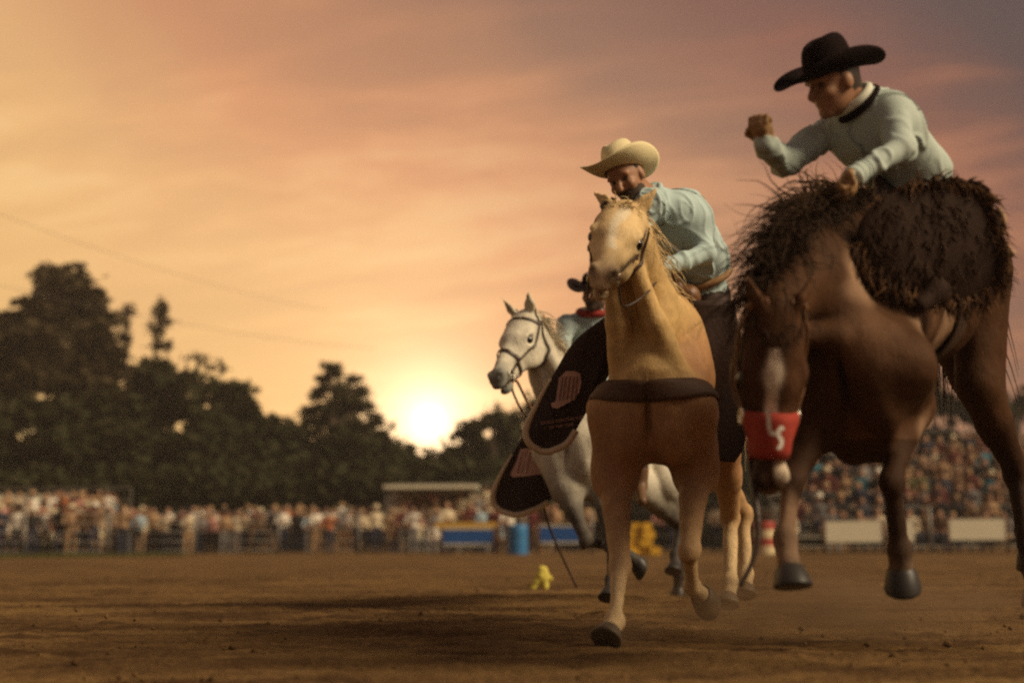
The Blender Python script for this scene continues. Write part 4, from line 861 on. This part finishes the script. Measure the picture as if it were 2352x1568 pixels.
# ================================================================== riders and tack
M_SHIRT1 = mat('pale_blue_denim', (.42, .53, .53), .85, .12, 14, .15, 60); M_SHIRT2 = mat('pale_sage_shirt', (.43, .50, .46), .85, .12, 14, .15, 60)
M_CHAP = mat('chap_leather', (.050, .032, .028), .6, .3, 9, .35, 50, .12); M_CHAPD = mat('dark_chap_leather', (.030, .016, .011), .75, .3, 9, .35, 50, .06)
M_PIPE = mat('cream_piping', (.66, .52, .34), .7, .12, 20); M_LOGO = mat('pink_leather', (.60, .37, .29), .7, .25, 14); M_LOGOD = mat('pink_leather_seam', (.20, .10, .075), .7, .2, 14)
M_STRAWHAT = mat('straw_hat', (.70, .60, .36), .8, .12, 30, .3, 140); M_BLACKHAT = mat('black_felt', (.014, .008, .008), .95, .25, 20, .3, 120, .05)
M_JEAN = mat('dark_trousers', (.04, .03, .03), .8, .2, 12); M_BOOT = mat('boot_leather', (.13, .070, .036), .45, .3, 12); M_GLOVE = mat('glove_leather', (.30, .17, .075), .65, .2, 20)
M_FACE = mat('rider_skin', (.32, .16, .09), .5, .12, 18, .15, 60); M_BEARD = mat('beard', (.05, .03, .02), .8, .3, 40); M_RIDHAIR = mat('rider_hair', (.04, .025, .018), .7, .3, 40)

def hand(S, w, d, n, tag=5, fist=True, sc=1.0, side=1):
    d = nrm(d); n = nrm(np.asarray(n) - d * np.dot(n, d)); t = np.cross(d, n) * side
    S.ell(w + d * .045 * sc, np.array([.048, .042, .018]) * sc, np.stack([d, t, n]), .015, tag)
    if fist: S.ell(w + (d * .055 + n * .030) * sc, np.array([.030, .036, .022]) * sc, np.stack([d, t, n]), .012, tag)
    for i, L in enumerate((.85, 1.0, .93, .74)):
        k = w + (d * .085 + t * (.031 - .0205 * i)) * sc; l_ = .042 * L * sc
        if fist: a = k + (d * .3 + n * .9) * l_ ; b = a + (-d * .85 + n * .25) * l_ * .8; c = b + (-d * .4 - n * .8) * l_ * .55
        else: a = k + (d * .85 + n * .4) * l_; b = a + (d * .4 + n * .8) * l_ * .8; c = b + (n * .8 - d * .3) * l_ * .6
        S.chain([k, a, b, c], [.0100 * sc, .0098 * sc, .009 * sc, .008 * sc], .006, tag)
    tb = w + (d * .025 + t * .034) * sc; t1 = tb + (d * .5 + t * .55 + n * .45) * .042 * sc; t2 = t1 + (d * .25 - t * .45 + n * .7) * .036 * sc
    S.chain([tb, t1, t2], [.0135 * sc, .0115 * sc, .0095 * sc], .008, tag)

def head_frame(J): return frame(J['hf'], np.asarray(J['hu'], float))
def rider(label, J, shirt, hatm, leather, hat_par, skin=M_FACE, beard=True, glove=M_GLOVE, vox=.0075, boot=M_BOOT):
    S = Sdf(); lat = nrm(J['lat']); pe, wa, ch, nb, hd = [np.asarray(J[k]) for k in ('pelvis', 'waist', 'chest', 'neckb', 'head')]
    for s_ in 'LR':
        hp, kn, an, to = J['leg' + s_]; S.cone(hp, kn, .095, .07, .05, 2); S.chain([kn, lerp(kn, an, .4), an], [.068, .062, .045], .04, 2); S.cone(lerp(kn, an, .75), an, .056, .05, .02, 4); S.cone(an, to, .045, .034, .03, 4)
    R3 = np.stack([lat, nrm(np.cross(lat, wa - pe)), nrm(wa - pe)])
    S.ell(pe, (.165, .125, .125), R3, .05, 2); S.cone(pe + (wa - pe) * .35, wa, .118, .120, .05, 1, lat, 1.28); S.cone(wa, ch, .122, .142, .06, 1, lat, 1.33)
    S.cone(ch, lerp(ch, nb, .8), .125, .075, .05, 1, lat, 1.3); S.cone(nb - (nb - ch) * .1, lerp(nb, hd, .55), .056, .056, .02, 0)
    ct = nrm(nb - ch)
    for s_, sg in (('L', 1), ('R', -1)):
        sh, el, wr, hdir, hn, fist = J['arm' + s_]; S.cone(lerp(ch, nb, .5) + lat * .05 * sg, sh, .085, .072, .05, 1)
        S.cone(sh, el, .064, .052, .04, 1); S.cone(el, lerp(el, wr, .88), .052, .040, .03, 1); S.cone(lerp(el, wr, .86), wr, .044, .042, .006, 1); S.cone(lerp(el, wr, .9), wr + nrm(hdir) * .02, .03, .028, .01, 5)
        hand(S, np.asarray(wr), hdir, hn, 5, fist, 1.05, sg)
    S.ell(nb + (hd - nb) * .02, (.078, .072, .03), np.stack([lat, np.cross(lat, nrm(hd - nb)), nrm(hd - nb)]), .015, 1)
    f, l, u = head_frame(J); HR = np.stack([f, l, u]); h = lambda x, y, z: hd + f * x + l * y + u * z
    S.ell(h(0, 0, .025), (.100, .078, .110), HR, .02, 0); S.ell(h(.025, 0, -.055), (.072, .060, .062), HR, .03, 6 if beard else 0); S.ell(h(.075, 0, -.095), (.026, .028, .022), HR, .02, 6 if beard else 0)
    S.cone(h(.092, 0, .022), h(.122, 0, -.022), .011, .0155, .012, 0); S.ell(h(.098, .0, -.028), (.014, .022, .010), HR, .008, 0)
    for sg in (-1, 1):
        S.ell(h(.085, .034 * sg, .035), (.016, .028, .012), HR, .012, 0); S.ell(h(.094, .033 * sg, .014), (.015, .017, .011), HR, .01, 0, -1); S.ell(h(.07, .045 * sg, -.02), (.03, .022, .022), HR, .02, 0)
        S.ell(h(-.005, .082 * sg, .0), (.024, .012, .034), HR, .008, 0)
    S.ell(h(.090, 0, -.055), (.016, .026, .009), HR, .008, 6 if beard else 0); S.ell(h(.100, 0, -.064), (.012, .02, .003), HR, .004, 0, -1)
    S.ell(h(-.018, 0, .035), (.098, .083, .105), HR, .006, 3); S.cone(h(-.06, 0, -.03), h(-.065, 0, -.06), .055, .045, .02, 3)
    def disp(V):
        m = (S.tags(V) == 1) * 1.0; A = V * np.array([1.0, 1.0, .45]); B_ = V @ np.array([[1.5, .2, -.3], [.1, 1.5, .3], [.75, -.2, .55]]); fold = np.exp(-(vnoise(B_, 6.5, 4) / .13) ** 2); fine = np.exp(-(vnoise(A @ np.array([[.6, .5, .3], [-.5, .8, .2], [.2, .1, 1.3]]), 17, 5) / .15) ** 2); return m * (.003 * vnoise(V, 6, 3) + .0105 * fold + .0045 * fine - .004) + (1 - m) * .0008 * vnoise(V, 30, 8)
    V, Q = S.poly(vox, disp); root = empty('person', (pe[0], pe[1], 0), label, 'rider')
    mesh_np('body', V, Q, root, (skin, shirt, leather, M_RIDHAIR, boot, glove, M_BEARD), S.tags(V[Q].mean(1)))
    for sg in (-1, 1):
        bm = bmesh.new(); bmesh.ops.create_uvsphere(bm, u_segments=12, v_segments=8, radius=.0095); me = bpy.data.meshes.new('eye'); bm.to_mesh(me); bm.free(); me.materials.append(M_EYE); me.transform(Matrix.Translation(Vector(h(.083, .033 * sg, .014)))); link(bpy.data.objects.new('eye', me), root)
    seam_m = bpy.data.materials.get('seam_' + shirt.name) or mat('seam_' + shirt.name, (.20, .25, .25), .9)
    def seam(pts, nm='seam', r=.0022, closed=True, lv=.003):
        X = S.project(np.array(pts), lv, 6); MB().tube(list(X) + ([X[0]] if closed else []), r, 5).build(nm, seam_m, root, True)
    for s_, sg in (('L', 1), ('R', -1)):
        sh, el, wr = J['arm' + s_][:3]; ax = nrm(el - sh); e1 = nrm(np.cross(ax, (.2, .3, 1))); e2 = np.cross(ax, e1); seam([sh + (lerp(ch, nb, .5) - sh) * .25 + (e1 * math.cos(a) + e2 * math.sin(a)) * .11 for a in np.linspace(0, math.tau, 25)[:-1]])
        ax = nrm(np.asarray(wr) - el); e1 = nrm(np.cross(ax, (.2, .3, 1))); e2 = np.cross(ax, e1); c_ = lerp(el, wr, .80); seam([c_ + (e1 * math.cos(a) + e2 * math.sin(a)) * .055 for a in np.linspace(0, math.tau, 17)[:-1]], 'cuff_seam')
    fr_ = nrm(np.cross(wa - ch, lat)); fr_ = fr_ if np.dot(fr_, J['hf']) > 0 else -fr_
    seam([lerp(nb, pe, t) + fr_ * .2 for t in np.linspace(.08, .8, 16)], 'placket', .004, False, .004)
    hat(root, hd + u * .046 + f * .004, f, l, u, hatm, **hat_par)
    return root, S
def hat(root, c, f, l, u, m, brim=.115, curl=.075, crown=.125, dipf=.035, tilt=0.0):
    """western hat: creased crown, brim curled up at the sides"""
    if tilt: f = nrm(f + u * tilt); u = np.cross(f, l)
    seg = 48; rings = []
    def pt(x, y, z): return c + f * x + l * y + u * z
    ex, ey = .104, .086
    for t in np.linspace(1, 0, 9):
        r = []
        for k in range(seg):
            a = k * math.tau / seg; ca, sa = math.cos(a), math.sin(a); X = ca * (ex + brim * (1.12) * t); Y_ = sa * (ey + brim * t); z = curl * (abs(sa) ** 1.7) * t ** 1.7 * 1.25 - dipf * (abs(ca) ** 3) * t ** 1.4 + .012 * t * (1 - t); Y_ *= 1 - .22 * t ** 2 * abs(sa) ** 2
            r.append(pt(X, Y_, z))
        rings.append(r)
    for ph in np.linspace(.06, 1, 13) * math.pi / 2:
        r = []; sc = max(.04, math.cos(ph)) ** .42; zz = crown * math.sin(ph) ** .82
        for k in range(seg):
            a = k * math.tau / seg; ca, sa = math.cos(a), math.sin(a); y_ = sa * ey * sc * (1 - .22 * math.sin(ph) * max(0, ca) ** 1.5)
            r.append(pt(ca * ex * sc, y_, zz - .026 * math.exp(-(y_ / .028) ** 2) * math.sin(ph) ** 5 + .008 * math.sin(ph) * -ca))
        rings.append(r)
    V = [p for r in rings for p in r]; n = len(rings); F = [[i * seg + k, i * seg + (k + 1) % seg, (i + 1) * seg + (k + 1) % seg, (i + 1) * seg + k] for i in range(n - 1) for k in range(seg)]
    cen = len(V); V.append(pt(0, 0, crown - .026)); F += [[(n - 1) * seg + k, (n - 1) * seg + (k + 1) % seg, cen] for k in range(seg)]
    o = mesh('hat', V, F, m, root); md = o.modifiers.new('thickness', 'SOLIDIFY'); md.thickness = .005; md.offset = 0
    mb = MB(); mb.tube([pt(math.cos(a) * (ex * .985 + .003), math.sin(a) * (ey * .985 + .003), .016) for a in np.linspace(0, math.tau, 33)], .008, 6); mb.build('hat_band', M_LEATHER, o, True)
    return o

def chap_flap(root, L, R, Yf, leather, pipe_from=.35, nu=14, nv=30, pipe_r=.017, label=None, border=True):
    """batwing leather flap between two edge curves drawn top to bottom; real thickness, curved in depth"""
    l_ = catmull([np.array([*p, 0.]) for p in L], nv); r_ = catmull([np.array([*p, 0.]) for p in R], nv); V = []; F = []
    for i in range(nv):
        for j in range(nu + 1):
            t = j / nu; q = lerp(l_[i], r_[i], t); V.append(P(q[0], q[1], Yf(q[0], q[1])))
    for i in range(nv - 1):
        for j in range(nu): a = i * (nu + 1) + j; F.append([a, a + 1, a + nu + 2, a + nu + 1])
    o = mesh('chap_flap', V, F, leather, root); md = o.modifiers.new('thickness', 'SOLIDIFY'); md.thickness = .007; md.offset = 0
    if border:
        ed = [q for q in l_[int(nv * pipe_from):]] + [q for q in r_[::-1][:int(nv * .32)]]; ed = catmull(ed, 60)
        # flat cream border sewn along the edge
        X = np.array([P(q[0], q[1], Yf(q[0], q[1]) - .006) for q in ed]); mb = MB(); mb.tube(X, [pipe_r * (.35 + .65 * min(1, i / 18)) for i in range(60)], 8); mb.build('border', M_PIPE, o, True)
    return o
def px_patch(name, poly, Yf, m, parent, off=.022):
    """flat leather appliqué lying on the flap"""
    bm = bmesh.new(); vs = [bm.verts.new(P(x, y, Yf(x, y) - off)) for x, y in poly]; f = bm.faces.new(vs); bmesh.ops.triangulate(bm, faces=[f])
    me = bpy.data.meshes.new(name); bm.to_mesh(me); bm.free(); me.materials.append(m); o = link(bpy.data.objects.new(name, me), parent); md = o.modifiers.new('thickness', 'SOLIDIFY'); md.thickness = .004; return o
def px_text(txt, x, y, size, rot, Yf, m, parent, off=.016):
    cu = bpy.data.curves.new('lettering', 'FONT'); cu.body = txt; cu.align_x = 'CENTER'; cu.resolution_u = 3; ob = bpy.data.objects.new('lettering', cu); COL.objects.link(ob)
    dg = bpy.context.evaluated_depsgraph_get(); me = bpy.data.meshes.new_from_object(ob.evaluated_get(dg)); bpy.data.objects.remove(ob); c, s = math.cos(rot), math.sin(rot)
    for v in me.vertices:
        a, b = v.co.x * size, -v.co.y * size; X, Y_ = x + a * c - b * s, y + a * s + b * c; v.co = Vector(P(X, Y_, Yf(X, Y_) - off))
    me.materials.clear(); me.materials.append(m); return link(bpy.data.objects.new('lettering', me), parent)

def saddle(h, seat, label, m=M_TAN, blanket=(.10, .05, .04), at=.34, fwd=None):
    f, l, u = h.f, h.l, h.u; root = empty('saddle', (seat[0], seat[1], 0), label, 'saddle'); c = lerp(h.J['withers'], h.J['croup'], at) - u * .36
    ring = lambda off, a0, a1: [c + f * off + l * .5 * math.sin(a) + u * .5 * math.cos(a) for a in np.linspace(a0, a1, 11)]
    bl = h.band('blanket', ring(0, -1.75, 1.75), .62, mat('saddle_blanket', blanket, .95, .3, 20, .5, 90), root, .003, n=50, thick=.014)
    h.band('skirt', ring(.0, -1.45, 1.45), .50, m, root, .016, n=50, thick=.014); h.band('girth', ring(.16, 1.2, 2 * math.pi - 1.2), .10, M_LEATHER, root, .006, n=60, thick=.012)
    top = h.S.project(np.array([c + u * .5]), .03)[0]; S = Sdf()
    S.cone(top - f * .16, top + f * .12, .10, .085, .06, 0, l, 1.35); S.cone(top - f * .24 - l * .13 + u * .06, top - f * .24 + l * .13 + u * .06, .05, .05, .05); S.cone(top - f * .23 + u * .02, top - f * .26 + u * .12, .11, .05, .05, 0, l, 1.6)
    S.cone(top + f * .20 - l * .06, top + f * .20 + l * .06, .055, .055, .05); S.cone(top + f * .22 + u * .03, top + f * .26 + u * .15, .032, .022, .03); S.ell(top + f * .265 + u * .165, (.036, .036, .014), k=.012)
    V, Q = S.poly(.011); mesh_np('tree', V, Q, root, (m,)); return root

def build_riders():
    up = np.array([0, 0, 1.0])
    # ---------------- palomino rider
    fw = PAL_H.f; J = dict(lat=nrm((.93, -.36, .1)), pelvis=P(1600, 672, 7.34), waist=P(1598, 600, 7.22), chest=P(1553, 512, 7.02), neckb=P(1492, 455, 6.86), head=P(1440, 411, 6.76), hf=nrm((-.42, -.78, -.46)), hu=nrm((-.32, -.05, .93)),
             armL=[P(1580, 468, 7.06), P(1622, 582, 6.92), P(1520, 614, 6.72), nrm((-.85, -.3, -.35)), nrm((-.3, .3, -.9)), True], armR=[P(1492, 470, 6.74), P(1450, 570, 6.72), P(1500, 622, 6.62), nrm((.5, -.1, -.4)), nrm((.3, .3, -.9)), True],
             legL=[P(1630, 695, 7.34), P(1660, 800, 6.86), P(1660, 1005, 6.95), P(1672, 1042, 6.80)], legR=[P(1560, 690, 7.25), P(1408, 775, 6.93), P(1298, 975, 6.98), P(1222, 1000, 6.88)])
    root, S = rider('rider in pale blue shirt and straw hat on the palomino', J, M_SHIRT1, M_STRAWHAT, M_CHAP, dict(brim=.12, curl=.066, crown=.155, dipf=.0, tilt=.45))
    Yf = lambda x, y: 6.80 + ((x - 1300) / 467) ** 2 * .5 + (y - 900) * .00012 + .010 * math.sin((x + .55 * y) / 24) * max(0, min(1, (y - 740) / 160)) + .006 * math.sin(y / 21 + x / 31)
    o = chap_flap(root, [(1388, 728), (1318, 785), (1268, 865), (1232, 930), (1208, 985), (1216, 1018), (1242, 1036)], [(1392, 760), (1386, 830), (1368, 885), (1352, 935), (1332, 972), (1302, 1018), (1262, 1037)], Yf, M_CHAP)
    px_patch('emblem', [(1284, 868), (1300, 852), (1318, 852), (1332, 858), (1335, 878), (1330, 900), (1318, 918), (1300, 926), (1280, 938), (1268, 936), (1266, 926), (1276, 922), (1280, 900)], Yf, M_LOGO, o)
    for x0, x1 in ((1291, 1284), (1299, 1292), (1308, 1301), (1317, 1311), (1325, 1320)): px_patch('emblem_stripe', [(x0, 864), (x0 + 2.2, 864), (x1 + 2.2, 918), (x1, 918)], Yf, M_LOGOD, o, .028)
    px_text('STOCK CONTRACTOR', 1292, 968, 9.5, -.14, Yf, M_LOGO, o); px_text('OF THE YEAR', 1290, 981, 9.5, -.14, Yf, M_LOGO, o)
    Yg = lambda x, y: 6.76 + ((x - 1670) / 467) ** 2 * .6 + .012 * math.sin((x + .4 * y) / 22)
    chap_flap(root, [(1582, 690), (1596, 780), (1618, 880), (1636, 985), (1650, 1058)], [(1684, 690), (1708, 800), (1718, 930), (1710, 1020), (1688, 1062)], Yg, M_CHAP, border=False)
    be = MB(); pts = [J['pelvis'] + nrm(J['waist'] - J['pelvis']) * .105 + (np.cos(a) * nrm(J['lat']) * .175 + np.sin(a) * nrm(np.cross(J['lat'], J['waist'] - J['pelvis'])) * .135) for a in np.linspace(0, math.tau, 33)]; be.tube(pts, .02, 8); be.build('belt', M_GLOVE, root, True)
    cb = MB(); c0 = J['neckb']; ax = nrm(J['head'] - J['neckb']); a1 = nrm(np.cross(ax, (0, 0, 1))); a2 = np.cross(ax, a1); cb.tube([c0 + ax * (.02 + .02 * math.sin(a)) + (math.cos(a) * a1 + math.sin(a) * a2) * .078 for a in np.linspace(0, math.tau, 33)], .016, 8); cb.build('collar', M_SHIRT1, root, True)
    saddle(PAL_H, J['pelvis'], 'brown western saddle on the palomino')
    # ---------------- bronc rider
    J = dict(lat=nrm((.74, -.66, .05)), pelvis=P(2096, 452, 5.70), waist=P(2084, 395, 5.62), chest=P(2010, 302, 5.48), neckb=P(1974, 240, 5.41), head=P(1917, 196, 5.36), hf=nrm((-.88, -.33, -.34)), hu=nrm((-.30, -.20, .9)),
             armL=[P(2046, 256, 5.36), P(2072, 340, 5.24), P(1962, 404, 5.10), nrm((-.75, -.25, -.6)), nrm((.3, -.5, -.8)), True], armR=[P(1940, 275, 5.60), P(1803, 372, 5.46), P(1756, 332, 5.30), nrm((-.05, -.1, 1)), nrm((-.5, -.6, 0)), True],
             legL=[P(2112, 485, 5.56), P(2044, 570, 5.12), P(2150, 672, 5.14), P(2112, 700, 5.08)], legR=[P(2052, 490, 5.85), P(1965, 560, 5.62), P(2010, 760, 5.68), P(1975, 800, 5.6)])
    root, S = rider('rider in pale sage shirt and black hat on the bucking horse', J, M_SHIRT2, M_BLACKHAT, M_CHAPD, dict(brim=.118, curl=.055, crown=.152, dipf=.01, tilt=.0), beard=False, boot=M_CHAPD)
    Yh = lambda x, y: 5.03 + .12 * max(0, (x - 2060) / 200) + ((y - 560) / 600) ** 2
    o = chap_flap(root, [(2080, 428), (1995, 480), (1968, 540), (1978, 600), (2025, 636), (2100, 668)], [(2225, 418), (2262, 455), (2286, 520), (2304, 600), (2292, 655), (2225, 694)], Yh, M_CHAPD, border=False)
    ed = catmull([np.array([x, y, 0.]) for x, y in ((1975, 560), (1980, 600), (2025, 634), (2100, 666), (2170, 686), (2225, 692), (2290, 655), (2302, 600), (2284, 520), (2260, 455), (2222, 420), (2150, 418), (2085, 428))], 260)
    rt = [P(q[0] + RNG.normal(0, 6), q[1] + RNG.normal(0, 6), Yh(q[0], q[1]) - .01) for q in ed]; dr = [nrm(np.array([(q[0] - 2130) / 200, -.15, -(q[1] - 560) / 260 - .45])) for q in ed]
    locks(rt * 2, dr * 2, .065, .0055, 6, 1.2, .7).build('fringe', mat('chap_fringe', (.042, .021, .012), .85, .4, 20, spec=.1), o, True)
    locks(rt, dr, .08, .006, 6, 1.2, .7).build('fringe', mat('tan_fringe', (.13, .065, .03), .85, .4, 20, spec=.1), o, True)
    # inner fringe rows give the shaggy surface
    rt = []; dr = []
    for k in range(150):
        x, y = 1990 + RNG.random() * 295, 435 + RNG.random() * 225; rt.append(P(x, y, Yh(x, y) - .012)); dr.append(nrm(np.array([.25, -.35, -.9]) + RNG.normal(0, .25, 3)))
    locks(rt, dr, .07, .004, 6, .8, 1.0).build('shag', mat('chap_shag', (.045, .023, .014), .85, .4, 20, spec=.1), o, True)
    mb = MB()
    for pts in ([(2255, 455), (2262, 520), (2292, 560), (2330, 585)], [(2262, 480), (2285, 540), (2318, 575)], [(2268, 500), (2300, 530), (2303, 500), (2290, 478)]): mb.tube(catmull([P(x, y, 5.3) for x, y in pts], 16), .014, 6)
    mb.build('strap_end', mat('pale_strap', (.36, .22, .12), .6, .2, 20), o, True)
    cb = MB(); c0 = J['neckb']; ax = nrm(J['head'] - J['neckb']); a1 = nrm(np.cross(ax, (0, 0, 1))); a2 = np.cross(ax, a1); cb.tube([c0 + ax * (.035 + .02 * math.sin(a)) + (math.cos(a) * a1 + math.sin(a) * a2) * .075 for a in np.linspace(0, math.tau, 33)], .017, 8); cb.build('collar', mat('white_collar', (.66, .66, .56), .8), root, True)
    cb = MB(); cb.tube([c0 + ax * (.005 + .02 * math.sin(a)) + (math.cos(a) * a1 + math.sin(a) * a2) * .088 for a in np.linspace(0, math.tau, 33)], .014, 8); cb.build('neckerchief', M_BLACKHAT, root, True)
    saddle(BR_H, J['pelvis'], 'dark bucking saddle under the shaggy chaps', M_LEATHER, (.03, .02, .018), .36)
    # ---------------- grey horse rider
    J = dict(lat=nrm((.93, -.36, 0)), pelvis=P(1380, 885, 10.36), waist=P(1374, 832, 10.3), chest=P(1358, 768, 10.18), neckb=P(1362, 718, 10.1), head=P(1366, 678, 10.02), hf=nrm((-.45, -.85, -.1)), hu=nrm((-.12, -.2, .95)),
             armR=[P(1302, 745, 10.06), P(1286, 830, 9.98), P(1316, 890, 9.80), nrm((.3, -.5, -.4)), nrm((0, .3, -1)), True], armL=[P(1412, 745, 10.2), P(1436, 830, 10.15), P(1380, 880, 9.85), nrm((-.6, -.4, -.4)), nrm((0, .3, -1)), True],
             legL=[P(1420, 895, 10.42), P(1475, 975, 10.12), P(1470, 1115, 10.16), P(1475, 1150, 10.0)], legR=[P(1345, 895, 10.25), P(1262, 965, 9.93), P(1222, 1105, 9.96), P(1190, 1130, 9.84)])
    root, S = rider('rider in pale blue shirt with red bandanna on the grey horse', J, M_SHIRT1, M_BLACKHAT, M_CHAP, dict(brim=.12, curl=.075, crown=.125), vox=.011)
    Yk = lambda x, y: 9.80 + ((x - 1200) / 330) ** 2 * .4 + .014 * math.sin((x + .5 * y) / 18)
    o = chap_flap(root, [(1240, 950), (1200, 1005), (1165, 1062), (1138, 1115), (1132, 1150), (1150, 1172), (1180, 1182)], [(1300, 960), (1300, 1020), (1295, 1080), (1285, 1125), (1268, 1145), (1240, 1164), (1200, 1180)], Yk, M_CHAP, .28, pipe_r=.02)
    px_patch('emblem', [(1196, 1030), (1240, 1030), (1255, 1060), (1250, 1088), (1218, 1092), (1178, 1096), (1172, 1088), (1186, 1060)], Yk, M_LOGO, o)
    for x0, x1 in ((1200, 1188), (1209, 1198), (1218, 1208)): px_patch('emblem_stripe', [(x0, 1036), (x0 + 2.2, 1036), (x1 + 2.2, 1086), (x1, 1086)], Yk, M_LOGOD, o, .03)
    cb = MB(); c0 = J['neckb']; cb.tube([c0 + np.array([math.cos(a) * .10, math.sin(a) * .095, .005 - .03 * -math.sin(a)]) for a in np.linspace(0, math.tau, 33)], .026, 8); cb.build('bandanna', mat('red_bandanna', (.24, .02, .014), .8, .2, 20), root, True)
    saddle(GR_H, J['pelvis'], 'brown western saddle on the grey horse')
    mb = MB(); mb.tube(catmull([P(1246, 1150, 9.9), P(1262, 1210, 9.95), P(1295, 1285, 10.05), P(1325, 1348, 10.1)], 20), .009, 6); tag(mb.build('rope', M_LEATHER, None, True), 'thin dark rope trailing below the chap of the rider on the grey horse', 'rope')
build_riders()

# ------------------------------------------------------------------ evening haze
def haze():
    m = bpy.data.materials.new('haze'); m.use_nodes = True; nt = m.node_tree; nt.nodes.clear(); g = NG(nt)
    v = g.n('ShaderNodeVolumePrincipled'); v.inputs['Color'].default_value = (.95, .9, .82, 1); v.inputs['Density'].default_value = .0013; v.inputs['Anisotropy'].default_value = .55
    o = g.n('ShaderNodeOutputMaterial'); nt.links.new(v.outputs[0], o.inputs['Volume'])
    b = MB().box((0, 60, 14), (420, 200, 31)).build('haze', m); tag(b, 'thin warm dust haze over the whole arena', 'haze', kind='stuff')
haze()

# ------------------------------------------------------------------ dust kicked up by the hooves
def dust():
    m = bpy.data.materials.new('dust'); m.use_nodes = True; nt = m.node_tree; nt.nodes.clear(); g = NG(nt)
    co = g.n('ShaderNodeTexCoord').outputs['Object']; ln = g.vmath('LENGTH', co).outputs['Value']
    fall = g.ramp(ln, [(.25, (1, 1, 1)), (.95, (0, 0, 0))], 'EASE'); nz = g.ramp(g.noise(co, 2.2, 4, .6, .3), [(.40, (0, 0, 0)), (.66, (1, 1, 1))])
    v = g.n('ShaderNodeVolumePrincipled'); v.inputs['Color'].default_value = (.48, .30, .17, 1); v.inputs['Anisotropy'].default_value = .2
    nt.links.new(g.math('MULTIPLY', g.math('MULTIPLY', fall, nz), 4.5), v.inputs['Density']); o = g.n('ShaderNodeOutputMaterial'); nt.links.new(v.outputs[0], o.inputs['Volume'])
    for c, r, lab in (((P(1760, 1390, 6.3)), (.75, .6, .24), 'low brown dust kicked up between the palomino and the bucking horse'), ((P(2070, 1370, 6.2)), (.8, .6, .20), 'low brown dust below the bucking horse forelegs'), ((P(1420, 1462, 5.95)), (.26, .26, .10), 'small puff of dust at the planted palomino hoof')):
        bm = bmesh.new(); bmesh.ops.create_icosphere(bm, subdivisions=3, radius=1); me = bpy.data.meshes.new('dust_cloud'); bm.to_mesh(me); bm.free(); me.materials.append(m)
        ob = bpy.data.objects.new('dust_cloud', me); COL.objects.link(ob); ob.location = Vector((c[0], c[1], r[2] * .75)); ob.scale = r; tag(ob, lab, 'dust', kind='stuff')
dust()
